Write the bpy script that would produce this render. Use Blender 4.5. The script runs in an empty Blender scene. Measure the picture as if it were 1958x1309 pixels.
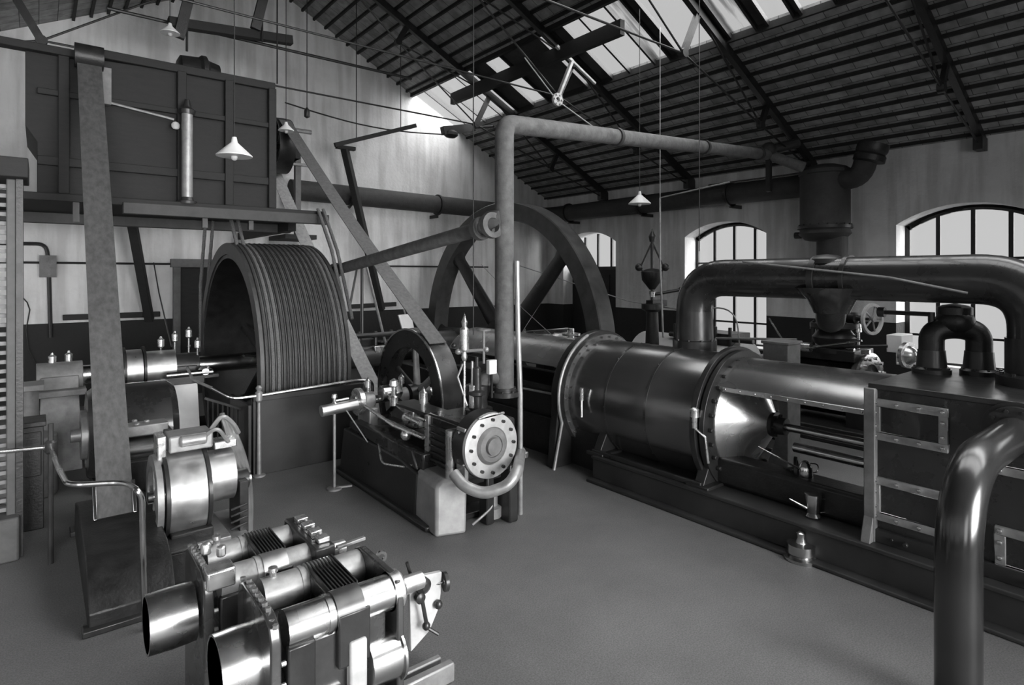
import bpy, bmesh, math, random
from mathutils import Vector, Matrix
random.seed(7)
PI = math.pi
C = bpy.context.scene.collection
S = bpy.context.scene

# ------------------------------------------------------------------ camera
YAW = math.radians(38.6)
CAMH = 2.6
F = 1133.0                      # focal length in pixels of the 1958 px wide frame
cd = bpy.data.cameras.new('camera')
cd.sensor_width = 36.0
cd.lens = 36.0 * F / 1958.0
cd.shift_y = -(654.5 - 525.0) / 1958.0
cd.clip_start = 0.05
cam = bpy.data.objects.new('camera', cd)
C.objects.link(cam)
cam.location = (0, 0, CAMH)
cam.rotation_euler = (PI / 2, 0, -YAW)
S.camera = cam

# ------------------------------------------------------------------ light
S.view_settings.view_transform = 'Standard'
S.view_settings.look = 'None'
S.view_settings.gamma = 1.0
S.view_settings.use_curve_mapping = False
S.view_settings.exposure = 0.0
w = bpy.data.worlds.new('overcast_sky')
S.world = w
w.use_nodes = True
bg = w.node_tree.nodes['Background']
bg.inputs[0].default_value = (1, 1, 1, 1)
bg.inputs[1].default_value = 0.60


def sun(name, direction, strength, angle):
    l = bpy.data.lights.new(name, 'SUN')
    l.energy = strength
    l.angle = math.radians(angle)
    o = bpy.data.objects.new(name, l)
    C.objects.link(o)
    o.rotation_euler = Vector(direction).to_track_quat('-Z', 'Y').to_euler()
    o.location = (-Vector(direction)) * 5 + Vector((4, 4, 12))
    return o


sun('daylight_above', (-0.15, 0.25, -1.0), 10.5, 120)       # bright overcast sky above the skylights
sun('daylight_side', (1.0, 1.0, -0.22), 2.5, 60)        # low bright sky through left hand windows
sun('daylight_back', (-0.10, 1.0, -0.08), 15.0, 50)        # low bright sky through the end windows
sun('daylight_right', (-1.0, 0.5, -0.45), 5.0, 80)        # sky outside the arched windows


# ------------------------------------------------------------------ point helper: where a sight line meets a plane of the hall
def at(px, py, X=None, Y=None, Z=None, d=None):
    t = (px - 979.0) / F
    u = -(py - 525.0) / F
    s, c = math.sin(YAW), math.cos(YAW)
    r = (s + c * t, c - s * t, u)
    if X is not None: k = X / r[0]
    elif Y is not None: k = Y / r[1]
    elif Z is not None: k = (Z - CAMH) / r[2]
    else: k = d
    return Vector((r[0] * k, r[1] * k, CAMH + r[2] * k))


# ------------------------------------------------------------------ materials (grey, as in the photograph)
MATS = {}


def mat(name, v, rough=0.5, metal=0.0, vary=0.25, scale=6.0, bump=0.0, bscale=30.0, coat=0.0, stretch=None, rvary=0.15):
    if name in MATS: return MATS[name]
    m = bpy.data.materials.new(name)
    m.use_nodes = True
    nt = m.node_tree
    b = nt.nodes['Principled BSDF']
    tc = nt.nodes.new('ShaderNodeTexCoord')
    mp = nt.nodes.new('ShaderNodeMapping')
    nt.links.new(tc.outputs['Object'], mp.inputs[0])
    if stretch: mp.inputs['Scale'].default_value = stretch
    n = nt.nodes.new('ShaderNodeTexNoise')
    n.inputs['Scale'].default_value = scale
    n.inputs['Detail'].default_value = 2 if metal > .5 else 6
    n.inputs['Roughness'].default_value = 0.45 if metal > .5 else 0.6
    nt.links.new(mp.outputs[0], n.inputs['Vector'])
    r = nt.nodes.new('ShaderNodeValToRGB')
    lo, hi = v * (1 - vary), v * (1 + vary)
    r.color_ramp.elements[0].position = 0.3
    r.color_ramp.elements[1].position = 0.7
    r.color_ramp.elements[0].color = (lo, lo, lo, 1)
    r.color_ramp.elements[1].color = (hi, hi, hi, 1)
    nt.links.new(n.outputs['Fac'], r.inputs[0])
    nt.links.new(r.outputs[0], b.inputs['Base Color'])
    mr = nt.nodes.new('ShaderNodeMapRange')
    mr.inputs['To Min'].default_value = max(0.03, rough - rvary)
    mr.inputs['To Max'].default_value = min(1.0, rough + rvary)
    nt.links.new(n.outputs['Fac'], mr.inputs['Value'])
    nt.links.new(mr.outputs[0], b.inputs['Roughness'])
    b.inputs['Metallic'].default_value = metal
    if coat: b.inputs['Coat Weight'].default_value = coat
    if bump:
        n2 = nt.nodes.new('ShaderNodeTexNoise')
        n2.inputs['Scale'].default_value = bscale
        n2.inputs['Detail'].default_value = 5
        nt.links.new(mp.outputs[0], n2.inputs['Vector'])
        bp = nt.nodes.new('ShaderNodeBump')
        bp.inputs['Strength'].default_value = bump
        bp.inputs['Distance'].default_value = 0.01
        nt.links.new(n2.outputs['Fac'], bp.inputs['Height'])
        nt.links.new(bp.outputs[0], b.inputs['Normal'])
    MATS[name] = m
    return m


IRON = mat('dark_cast_iron', 0.016, 0.42, 0.0, 0.4, 9, 0.3, 40)
IRON2 = mat('dark_painted_iron', 0.026, 0.33, 0.0, 0.3, 5, 0.12, 30)
PAINT = mat('glossy_dark_enamel', 0.022, 0.28, 0.0, 0.3, 3, 0.05, 15, coat=0.3)
PLAN = mat('planished_steel_lagging', 0.34, 0.27, 0.85, 0.18, 2.0, 0.05, 4, rvary=.05)
CYLM = mat('blued_cylinder_sheet', 0.17, 0.23, 0.85, 0.15, 1.2, 0.03, 3, rvary=.04)
POL = mat('burnished_drum_steel', .60, .27, 1.0, .12, 8, .03, 15, rvary=.05)
SATIN = mat('satin_bright_steel', 0.62, 0.34, 0.9, 0.15, 8, 0.08, 25)
MATTE = mat('matte_bright_iron', 0.40, 0.45, 0.5, 0.2, 14, 0.15, 40)
STEEL = mat('polished_steel', 0.62, 0.22, 1.0, 0.12, 5, 0.03, 20)
BRASS = mat('bright_metal', 0.70, 0.28, 0.9, 0.15, 12, 0.05, 20)
GREYM = mat('machined_grey_iron', 0.33, 0.42, 0.5, 0.25, 8, 0.15, 40)
MIDG = mat('mid_grey_paint', 0.16, 0.45, 0.0, 0.3, 7, 0.15, 40)
LIGHTG = mat('light_grey_paint', 0.50, 0.55, 0.0, 0.2, 8, 0.1, 40)
WHITE = mat('white_enamel', 0.75, 0.4, 0.0, 0.05, 8)
LAG = mat('grey_pipe_lagging', 0.105, 0.75, 0.0, 0.35, 9, 0.5, 35)
LAGD = mat('dark_pipe_lagging', 0.032, 0.7, 0.0, 0.35, 7, 0.5, 30)
BELTD = mat('dark_leather_belt', .07, .6, 0, .35, 5, .15, 20, stretch=(4, 4, .6))
BELT = mat('worn_leather_belt', 0.15, 0.62, 0.0, 0.3, 5, 0.15, 20, stretch=(4, 4, .6))
BELTL = mat('pale_leather_belt', 0.36, 0.6, 0.0, 0.25, 5, 0.15, 20, stretch=(4, 4, .6))
WOODD = mat('dark_stained_timber', 0.013, 0.75, 0.0, 0.5, 5, 0.3, 25, stretch=(1, 4, 4))
WOODG = mat('grey_timber', 0.12, 0.7, 0.0, 0.3, 5, 0.3, 25)
CONC = mat('pale_concrete', 0.34, 0.85, 0.0, 0.25, 6, 0.4, 25)
ROPEM = mat('hemp_rope', 0.13, 0.6, 0.0, 0.45, 60, 0.6, 120)
PIT = mat('oily_pit_lining', 0.05, 0.7, 0.0, 0.3, 5)


def rope_drum_mat():
    m = mat('roped_iron_groove', 0.10, 0.5, 0.0, 0.4, 30, 0.6, 90)
    return m


def wall_mat():
    m = bpy.data.materials.new('limewashed_plaster_with_painted_dado')
    m.use_nodes = True
    nt = m.node_tree
    b = nt.nodes['Principled BSDF']
    g = nt.nodes.new('ShaderNodeNewGeometry')
    sp = nt.nodes.new('ShaderNodeSeparateXYZ')
    nt.links.new(g.outputs['Position'], sp.inputs[0])
    gt = nt.nodes.new('ShaderNodeMath'); gt.operation = 'GREATER_THAN'; gt.inputs[1].default_value = 1.66
    nt.links.new(sp.outputs['Z'], gt.inputs[0])
    n = nt.nodes.new('ShaderNodeTexNoise'); n.inputs['Scale'].default_value = 0.9; n.inputs['Detail'].default_value = 8
    n.inputs['Roughness'].default_value = 0.65
    nt.links.new(g.outputs['Position'], n.inputs['Vector'])
    r = nt.nodes.new('ShaderNodeValToRGB')
    r.color_ramp.elements[0].position = 0.3; r.color_ramp.elements[1].position = 0.62
    r.color_ramp.elements[0].color = (.52, .52, .52, 1); r.color_ramp.elements[1].color = (.66, .66, .66, 1)
    nt.links.new(n.outputs['Fac'], r.inputs[0])
    mp = nt.nodes.new('ShaderNodeMapping'); mp.inputs['Scale'].default_value = (3.5, 3.5, .35)
    nt.links.new(g.outputs['Position'], mp.inputs[0])
    st = nt.nodes.new('ShaderNodeTexNoise'); st.inputs['Scale'].default_value = 1.3; st.inputs['Detail'].default_value = 6
    nt.links.new(mp.outputs[0], st.inputs['Vector'])
    sr = nt.nodes.new('ShaderNodeValToRGB')
    sr.color_ramp.elements[0].position = .38; sr.color_ramp.elements[1].position = .56
    sr.color_ramp.elements[0].color = (.78, .78, .78, 1); sr.color_ramp.elements[1].color = (1, 1, 1, 1)
    nt.links.new(st.outputs['Fac'], sr.inputs[0])
    mul = nt.nodes.new('ShaderNodeMixRGB'); mul.blend_type = 'MULTIPLY'; mul.inputs[0].default_value = 1
    nt.links.new(r.outputs[0], mul.inputs[1]); nt.links.new(sr.outputs[0], mul.inputs[2])
    mx = nt.nodes.new('ShaderNodeMixRGB')
    mx.inputs[1].default_value = (.016, .016, .016, 1)
    nt.links.new(gt.outputs[0], mx.inputs[0]); nt.links.new(mul.outputs[0], mx.inputs[2])
    nt.links.new(mx.outputs[0], b.inputs['Base Color'])
    b.inputs['Roughness'].default_value = 0.85
    n2 = nt.nodes.new('ShaderNodeTexNoise'); n2.inputs['Scale'].default_value = 14; n2.inputs['Detail'].default_value = 8
    nt.links.new(g.outputs['Position'], n2.inputs['Vector'])
    bp = nt.nodes.new('ShaderNodeBump'); bp.inputs['Strength'].default_value = .5; bp.inputs['Distance'].default_value = .02
    nt.links.new(n2.outputs['Fac'], bp.inputs['Height']); nt.links.new(bp.outputs[0], b.inputs['Normal'])
    return m


def floor_mat():
    m = bpy.data.materials.new('worn_grey_floor')
    m.use_nodes = True
    nt = m.node_tree
    b = nt.nodes['Principled BSDF']
    g = nt.nodes.new('ShaderNodeNewGeometry')
    n = nt.nodes.new('ShaderNodeTexNoise'); n.inputs['Scale'].default_value = 0.55; n.inputs['Detail'].default_value = 10
    n.inputs['Roughness'].default_value = 0.7
    nt.links.new(g.outputs['Position'], n.inputs['Vector'])
    r = nt.nodes.new('ShaderNodeValToRGB')
    r.color_ramp.elements[0].position = 0.3; r.color_ramp.elements[1].position = 0.7
    r.color_ramp.elements[0].color = (.10, .10, .10, 1); r.color_ramp.elements[1].color = (.165, .165, .165, 1)
    nt.links.new(n.outputs['Fac'], r.inputs[0])
    n3 = nt.nodes.new('ShaderNodeTexNoise'); n3.inputs['Scale'].default_value = 90; n3.inputs['Detail'].default_value = 3
    nt.links.new(g.outputs['Position'], n3.inputs['Vector'])
    r3 = nt.nodes.new('ShaderNodeValToRGB')
    r3.color_ramp.elements[0].position = .35; r3.color_ramp.elements[1].position = .65
    r3.color_ramp.elements[0].color = (.75, .75, .75, 1); r3.color_ramp.elements[1].color = (1.2, 1.2, 1.2, 1)
    nt.links.new(n3.outputs['Fac'], r3.inputs[0])
    mul = nt.nodes.new('ShaderNodeMixRGB'); mul.blend_type = 'MULTIPLY'; mul.inputs[0].default_value = 1
    nt.links.new(r.outputs[0], mul.inputs[1]); nt.links.new(r3.outputs[0], mul.inputs[2])
    nt.links.new(mul.outputs[0], b.inputs['Base Color'])
    b.inputs['Roughness'].default_value = 0.62
    return m


def roof_mat():
    m = bpy.data.materials.new('grey_roof_tiles_seen_from_below')
    m.use_nodes = True
    nt = m.node_tree
    b = nt.nodes['Principled BSDF']
    g = nt.nodes.new('ShaderNodeNewGeometry')
    sp = nt.nodes.new('ShaderNodeSeparateXYZ')
    nt.links.new(g.outputs['Position'], sp.inputs[0])
    cb = nt.nodes.new('ShaderNodeCombineXYZ')
    nt.links.new(sp.outputs['Y'], cb.inputs['X']); nt.links.new(sp.outputs['X'], cb.inputs['Y'])
    bt = nt.nodes.new('ShaderNodeTexBrick')
    bt.inputs['Scale'].default_value = 1.0
    bt.inputs['Brick Width'].default_value = .34; bt.inputs['Row Height'].default_value = .28
    bt.inputs['Mortar Size'].default_value = .006
    bt.inputs['Color1'].default_value = (.20, .20, .20, 1); bt.inputs['Color2'].default_value = (.29, .29, .29, 1)
    bt.inputs['Mortar'].default_value = (.05, .05, .05, 1)
    nt.links.new(cb.outputs[0], bt.inputs['Vector'])
    n = nt.nodes.new('ShaderNodeTexNoise'); n.inputs['Scale'].default_value = 5; n.inputs['Detail'].default_value = 6
    nt.links.new(g.outputs['Position'], n.inputs['Vector'])
    mr = nt.nodes.new('ShaderNodeMapRange'); mr.inputs['From Min'].default_value = .3; mr.inputs['From Max'].default_value = .7
    mr.inputs['To Min'].default_value = .7; mr.inputs['To Max'].default_value = 1.35
    nt.links.new(n.outputs['Fac'], mr.inputs['Value'])
    mul = nt.nodes.new('ShaderNodeMixRGB'); mul.blend_type = 'MULTIPLY'; mul.inputs[0].default_value = 1
    nt.links.new(bt.outputs[0], mul.inputs[1]); nt.links.new(mr.outputs[0], mul.inputs[2])
    nt.links.new(mul.outputs[0], b.inputs['Base Color'])
    b.inputs['Roughness'].default_value = .85
    return m


def glass_mat(name, tint=.95, mix=.12, dirt=0.0):
    m = bpy.data.materials.new(name)
    m.use_nodes = True
    nt = m.node_tree
    nt.nodes.remove(nt.nodes['Principled BSDF'])
    out = nt.nodes['Material Output']
    tr = nt.nodes.new('ShaderNodeBsdfTransparent'); tr.inputs[0].default_value = (tint, tint, tint, 1)
    gl = nt.nodes.new('ShaderNodeBsdfGlossy'); gl.inputs[0].default_value = (.6, .6, .6, 1); gl.inputs['Roughness'].default_value = .12
    mx = nt.nodes.new('ShaderNodeMixShader'); mx.inputs[0].default_value = mix * .5
    nt.links.new(tr.outputs[0], mx.inputs[1]); nt.links.new(gl.outputs[0], mx.inputs[2])
    if dirt:
        g = nt.nodes.new('ShaderNodeNewGeometry')
        mp = nt.nodes.new('ShaderNodeMapping'); mp.inputs['Scale'].default_value = (.5, 5, .5)
        nt.links.new(g.outputs['Position'], mp.inputs[0])
        n = nt.nodes.new('ShaderNodeTexNoise'); n.inputs['Scale'].default_value = 1.4; n.inputs['Detail'].default_value = 7
        nt.links.new(mp.outputs[0], n.inputs['Vector'])
        r = nt.nodes.new('ShaderNodeValToRGB')
        r.color_ramp.elements[0].position = .45; r.color_ramp.elements[1].position = .62
        r.color_ramp.elements[0].color = (tint, tint, tint, 1)
        e = tint * (1 - dirt); r.color_ramp.elements[1].color = (e, e, e, 1)
        nt.links.new(n.outputs['Fac'], r.inputs[0]); nt.links.new(r.outputs[0], tr.inputs[0])
    nt.links.new(mx.outputs[0], out.inputs[0])
    return m


WALL = wall_mat(); FLOOR = floor_mat(); ROOF = roof_mat()
GLASS = glass_mat('window_glass', .97, .1)
SKYGL = glass_mat('sooty_skylight_glass', .95, .08, .55)
BOARD = mat('tarred_board', .035, .8, 0, .4, 6)


# ------------------------------------------------------------------ mesh builder
def frame_of(ax):
    z = Vector(ax).normalized()
    h = Vector((0, 0, 1)) if abs(z.z) < .95 else Vector((1, 0, 0))
    x = h.cross(z).normalized()
    return x, z.cross(x), z


SPLIT = {'guide_fork', 'head_nut', 'bolt_head', 'plate_bolt', 'upright', 'lower_drum', 'casing_foot', 'bright_caps', 'bright_block', 'wall_beam', 'lug', 'wall_bracket', 'joist', 'bearing_bracket', 'rail', 'lever', 'pipe_band', 'foot', 'grease_cup', 'lubricator', 'chest_edge', 'slide_bar', 'rocker_cap', 'side_cheek', 'slide_rail', 'front_frame', 'oil_pipes', 'foot_flange', 'lead', 'cylinders', 'arms', 'stay_rod', 'batten', 'bracket'}


class MB:
    def __init__(s): s.v = []; s.f = []

    def add(s, vs, fs):
        n = len(s.v)
        s.v += [Vector(p) for p in vs]
        s.f += [tuple(i + n for i in f) for f in fs]
        return s

    def box(s, lo, hi, rot=None):
        x0, y0, z0 = lo; x1, y1, z1 = hi
        vs = [Vector(p) for p in ((x0, y0, z0), (x1, y0, z0), (x1, y1, z0), (x0, y1, z0), (x0, y0, z1), (x1, y0, z1), (x1, y1, z1), (x0, y1, z1))]
        if rot:
            c = (Vector(lo) + Vector(hi)) / 2
            vs = [rot @ (p - c) + c for p in vs]
        return s.add(vs, [(0, 3, 2, 1), (4, 5, 6, 7), (0, 1, 5, 4), (1, 2, 6, 5), (2, 3, 7, 6), (3, 0, 4, 7)])

    def taper(s, lo, hi, ins):                    # box whose top is inset
        x0, y0, z0 = lo; x1, y1, z1 = hi; i = ins
        vs = [(x0, y0, z0), (x1, y0, z0), (x1, y1, z0), (x0, y1, z0), (x0 + i, y0 + i, z1), (x1 - i, y0 + i, z1), (x1 - i, y1 - i, z1), (x0 + i, y1 - i, z1)]
        return s.add(vs, [(0, 3, 2, 1), (4, 5, 6, 7), (0, 1, 5, 4), (1, 2, 6, 5), (2, 3, 7, 6), (3, 0, 4, 7)])

    def beam(s, a, b, w, h=None, up=(0, 0, 1)):
        a = Vector(a); b = Vector(b); h = w if h is None else h
        z = (b - a).normalized(); u = Vector(up)
        if abs(z.dot(u)) > .98: u = Vector((0, 1, 0))
        x = u.cross(z).normalized(); y = z.cross(x)
        vs = []
        for p in (a, b):
            for sx, sy in ((-1, -1), (1, -1), (1, 1), (-1, 1)): vs.append(p + x * sx * w / 2 + y * sy * h / 2)
        return s.add(vs, [(0, 3, 2, 1), (4, 5, 6, 7), (0, 1, 5, 4), (1, 2, 6, 5), (2, 3, 7, 6), (3, 0, 4, 7)])

    def lathe(s, o, ax, prof, seg=32, a0=0, a1=None):   # prof: (distance along axis, radius)
        o = Vector(o); x, y, z = frame_of(ax)
        full = a1 is None
        n = seg if full else seg + 1
        vs = []
        for t, r in prof:
            for k in range(n):
                a = (2 * PI * k / seg) if full else a0 + (a1 - a0) * k / seg
                vs.append(o + z * t + (x * math.cos(a) + y * math.sin(a)) * r)
        fs = []
        for i in range(len(prof) - 1):
            for k in range(seg):
                k2 = (k + 1) % n
                fs.append((i * n + k, i * n + k2, (i + 1) * n + k2, (i + 1) * n + k))
        if full:
            if prof[0][1] > 1e-6 and prof[0] != prof[-1]: fs.append(tuple(range(n - 1, -1, -1)))
            if prof[-1][1] > 1e-6 and prof[0] != prof[-1]: fs.append(tuple((len(prof) - 1) * n + k for k in range(n)))
        return s.add(vs, fs)

    def cyl(s, a, b, r, r2=None, seg=20):
        a = Vector(a); b = Vector(b)
        return s.lathe(a, b - a, [(0, r), ((b - a).length, r if r2 is None else r2)], seg)

    def ring(s, o, ax, ri, ro, t, seg=48):         # rectangular section ring, thickness t along axis from o
        return s.lathe(o, ax, [(0, ri), (0, ro), (t, ro), (t, ri), (0, ri)], seg)

    def sphere(s, c, r, seg=14, sq=(1, 1, 1)):
        c = Vector(c); vs = []; fs = []; m = seg // 2
        for i in range(m + 1):
            th = PI * i / m
            for k in range(seg):
                a = 2 * PI * k / seg
                vs.append(c + Vector((r * sq[0] * math.sin(th) * math.cos(a), r * sq[1] * math.sin(th) * math.sin(a), r * sq[2] * math.cos(th))))
        for i in range(m):
            for k in range(seg):
                fs.append((i * seg + k, (i + 1) * seg + k, (i + 1) * seg + (k + 1) % seg, i * seg + (k + 1) % seg))
        return s.add(vs, fs)

    def tube(s, pts, r, seg=12):
        pts = [Vector(p) for p in pts]
        rs = r if isinstance(r, (list, tuple)) else [r] * len(pts)
        d = (pts[1] - pts[0]).normalized()
        x, y, _ = frame_of(d)
        vs = []
        for i, p in enumerate(pts):
            if i == 0: t = d
            elif i == len(pts) - 1: t = (pts[i] - pts[i - 1]).normalized()
            else: t = ((pts[i + 1] - pts[i]).normalized() + (pts[i] - pts[i - 1]).normalized()).normalized()
            x = (x - t * x.dot(t)).normalized(); y = t.cross(x)
            for k in range(seg):
                a = 2 * PI * k / seg
                vs.append(p + (x * math.cos(a) + y * math.sin(a)) * rs[i])
        fs = []
        for i in range(len(pts) - 1):
            for k in range(seg):
                fs.append((i * seg + k, i * seg + (k + 1) % seg, (i + 1) * seg + (k + 1) % seg, (i + 1) * seg + k))
        fs.append(tuple(range(seg - 1, -1, -1))); fs.append(tuple((len(pts) - 1) * seg + k for k in range(seg)))
        return s.add(vs, fs)

    def prism(s, poly, ext):                      # poly: 3D points of a planar outline, ext: extrusion vector
        n = len(poly); e = Vector(ext)
        vs = [Vector(p) for p in poly] + [Vector(p) + e for p in poly]
        fs = [tuple(range(n - 1, -1, -1)), tuple(range(n, 2 * n))]
        for k in range(n): fs.append((k, (k + 1) % n, n + (k + 1) % n, n + k))
        return s.add(vs, fs)

    def bolts(s, o, ax, R, n, r=.012, h=.018, a0=0.0, seg=6):
        x, y, z = frame_of(ax); o = Vector(o)
        for k in range(n):
            a = a0 + 2 * PI * k / n
            p = o + (x * math.cos(a) + y * math.sin(a)) * R
            s.lathe(p, z, [(0, r), (h, r)], seg)
        return s

    def islands(s):
        p = list(range(len(s.v)))
        def find(a):
            while p[a] != a: p[a] = p[p[a]]; a = p[a]
            return a
        for f in s.f:
            r = find(f[0])
            for i in f[1:]: p[find(i)] = r
        d = {}
        for k, f in enumerate(s.f): d.setdefault(find(f[0]), []).append(f)
        out = []
        for fs in d.values():
            ids = sorted({i for f in fs for i in f}); mp = {i: k for k, i in enumerate(ids)}
            m = MB(); m.v = [s.v[i] for i in ids]; m.f = [tuple(mp[i] for i in f) for f in fs]; out.append(m)
        return out

    def build(s, name, m, parent=None, bevel=0.0, smooth=35, kind=None):
        if parent is not None and name in SPLIT:
            o = None
            for q in s.islands(): o = q._build(name, m, parent, bevel, smooth, kind)
            return o
        return s._build(name, m, parent, bevel, smooth, kind)

    def _build(s, name, m, parent=None, bevel=0.0, smooth=35, kind=None):
        me = bpy.data.meshes.new(name)
        if parent is not None: org = parent_world(parent)
        else:
            xs = [p.x for p in s.v]; ys = [p.y for p in s.v]; zs = [p.z for p in s.v]
            org = Vector(((min(xs) + max(xs)) / 2, (min(ys) + max(ys)) / 2, min(zs)))
        me.from_pydata([tuple(p - org) for p in s.v], [], s.f)
        bm = bmesh.new(); bm.from_mesh(me)
        bmesh.ops.remove_doubles(bm, verts=bm.verts, dist=1e-5)
        bmesh.ops.recalc_face_normals(bm, faces=bm.faces)
        if smooth:
            lim = math.radians(smooth)
            for f in bm.faces: f.smooth = True
            for e in bm.edges:
                if len(e.link_faces) == 2 and e.calc_face_angle(0) > lim: e.smooth = False
        bm.to_mesh(me); bm.free()
        me.materials.append(m)
        o = bpy.data.objects.new(name, me)
        C.objects.link(o)
        if parent is not None: o.parent = parent
        else: o.location = org
        if bevel:
            bv = o.modifiers.new('bevel', 'BEVEL'); bv.width = bevel; bv.segments = 2; bv.limit_method = 'ANGLE'; bv.angle_limit = math.radians(40)
        if kind: o['kind'] = kind
        return o


def parent_world(p):
    v = Vector((0, 0, 0))
    while p is not None:
        v += p.location; p = p.parent
    return v


def tag(o, label, cat, group=None):
    o['label'] = label; o['category'] = cat
    if group: o['group'] = group
    return o


def thing(name, label, cat, loc, group=None):
    o = bpy.data.objects.new(name, None); C.objects.link(o)
    o.location = loc; o.empty_display_size = .2
    return tag(o, label, cat, group)


def copy_tree(root, loc, label=None, rz=None):
    r = root.copy(); C.objects.link(r); r.location = loc
    if rz is not None: r.rotation_euler.z = rz
    if label: r['label'] = label
    for ch in [c for c in bpy.data.objects if c.parent == root]:
        c = ch.copy(); C.objects.link(c); c.parent = r
        for g in [q for q in bpy.data.objects if q.parent == ch]:
            d = g.copy(); C.objects.link(d); d.parent = c
    return r


def fillet(pts, r, n=6):
    pts = [Vector(p) for p in pts]; out = [pts[0]]
    for i in range(1, len(pts) - 1):
        a, b, c = pts[i - 1], pts[i], pts[i + 1]
        rr = min(r, (a - b).length * .49, (c - b).length * .49)
        p0 = b + (a - b).normalized() * rr; p1 = b + (c - b).normalized() * rr
        for k in range(n + 1):
            t = k / n
            out.append(p0 * (1 - t) ** 2 + b * 2 * t * (1 - t) + p1 * t * t)
    out.append(pts[-1])
    return out


V = Vector
# ================================================================== THE HALL
XL, XR, YB, YG = -4.67, 13.07, -5.0, 14.5
EAVE, RX, RZ = 5.05, 4.2, 9.485
PITS = [(2.12, 3.78, 8.14, 12.1, -.9), (7.72, 8.48, 7.2, 13.5, -2.3)]


def build_floor():
    m = MB()
    xs = sorted({XL - .4, XR + .6, *[p[0] for p in PITS], *[p[1] for p in PITS]})
    ys = sorted({YB - .4, YG + .4, *[p[2] for p in PITS], *[p[3] for p in PITS]})
    for i in range(len(xs) - 1):
        for j in range(len(ys) - 1):
            cx, cy = (xs[i] + xs[i + 1]) / 2, (ys[j] + ys[j + 1]) / 2
            if any(p[0] < cx < p[1] and p[2] < cy < p[3] for p in PITS): continue
            m.add([(xs[i], ys[j], 0), (xs[i + 1], ys[j], 0), (xs[i + 1], ys[j + 1], 0), (xs[i], ys[j + 1], 0)], [(0, 1, 2, 3)])
    fl = m.build('floor', FLOOR, smooth=0, kind='structure')
    for p in PITS:
        q = MB(); x0, x1, y0, y1, z = p
        q.add([(x0, y0, 0), (x1, y0, 0), (x1, y1, 0), (x0, y1, 0), (x0, y0, z), (x1, y0, z), (x1, y1, z), (x0, y1, z)],
              [(0, 1, 5, 4), (1, 2, 6, 5), (2, 3, 7, 6), (3, 0, 4, 7), (4, 5, 6, 7)])
        q.build('pit_lining', PIT, fl, smooth=0)


build_floor()
# gable wall at the far end
DX0, DX1, DZ = at(330, 560, Y=YG).x, at(408, 560, Y=YG).x, 2.78
m = MB()
m.prism([(XL - .3, YG, 0), (XR + .6, YG, 0), (XR + .6, YG, EAVE - .1), (XR, YG, EAVE + .05), (RX, YG, RZ + .05), (XL, YG, EAVE + .05), (XL - .3, YG, EAVE - .1)], (0, .35, 0))
m.build('wall_far', WALL, smooth=0, kind='structure')


def arch(yc, hw, zs, rise, n=16):                 # points of a segmental arch head in (y, z), from +hw to -hw
    R = (hw * hw + rise * rise) / (2 * rise); cz = zs + rise - R
    a = math.asin(hw / R)
    return [(yc + R * math.sin(a - 2 * a * k / n), cz + R * math.cos(a - 2 * a * k / n)) for k in range(n + 1)]


def pierced_wall(name, x0, x1, y0, y1, ztop, opens):   # a wall along Y with arched openings (yc, hw, sill, spring, rise)
    m = MB(); y = y0
    for yc, hw, sill, zs, rise in sorted(opens):
        m.box((x0, y, 0), (x1, yc - hw, ztop))
        if sill > 0: m.box((x0, yc - hw, 0), (x1, yc + hw, sill))
        a = arch(yc, hw, zs, rise)
        m.prism([(x0, p[0], p[1]) for p in a] + [(x0, yc - hw, ztop), (x0, yc + hw, ztop)], (x1 - x0, 0, 0))
        y = yc + hw
    m.box((x0, y, 0), (x1, y1, ztop))
    return m.build(name, WALL, smooth=20, kind='structure')


OP = [(12.65, 1.1, 0.0, 3.57, .33), (8.10, 1.1, .85, 3.57, .33), (3.26, 1.1, .85, 3.57, .33), (-1.5, 1.1, .85, 3.57, .33)]
pierced_wall('wall_right', XR, XR + .62, YB, YG, EAVE + .06, OP)
OPL = [(12.3, 1.2, .9, 3.7, .35), (8.6, 1.5, .9, 3.9, .35), (4.4, 1.5, .9, 3.9, .35), (.2, 1.5, .9, 3.9, .35)]
pierced_wall('wall_left', XL - .45, XL, YB, YG, EAVE + .06, OPL)
# wall behind the camera, with three large windows
m = MB()
wx = [(-2.4, 1.7), (3.6, 1.9)]
x = XL
for cx, hw in wx:
    m.box((x, YB - .4, 0), (cx - hw, YB, EAVE)); m.box((cx - hw, YB - .4, 0), (cx + hw, YB, .8)); m.box((cx - hw, YB - .4, 4.4), (cx + hw, YB, EAVE))
    x = cx + hw
m.box((x, YB - .4, 0), (XR, YB, EAVE))
m.prism([(XL, YB, EAVE), (XR, YB, EAVE), (RX, YB, RZ)], (0, -.4, 0))
m.build('wall_back', WALL, smooth=0, kind='structure')


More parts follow.
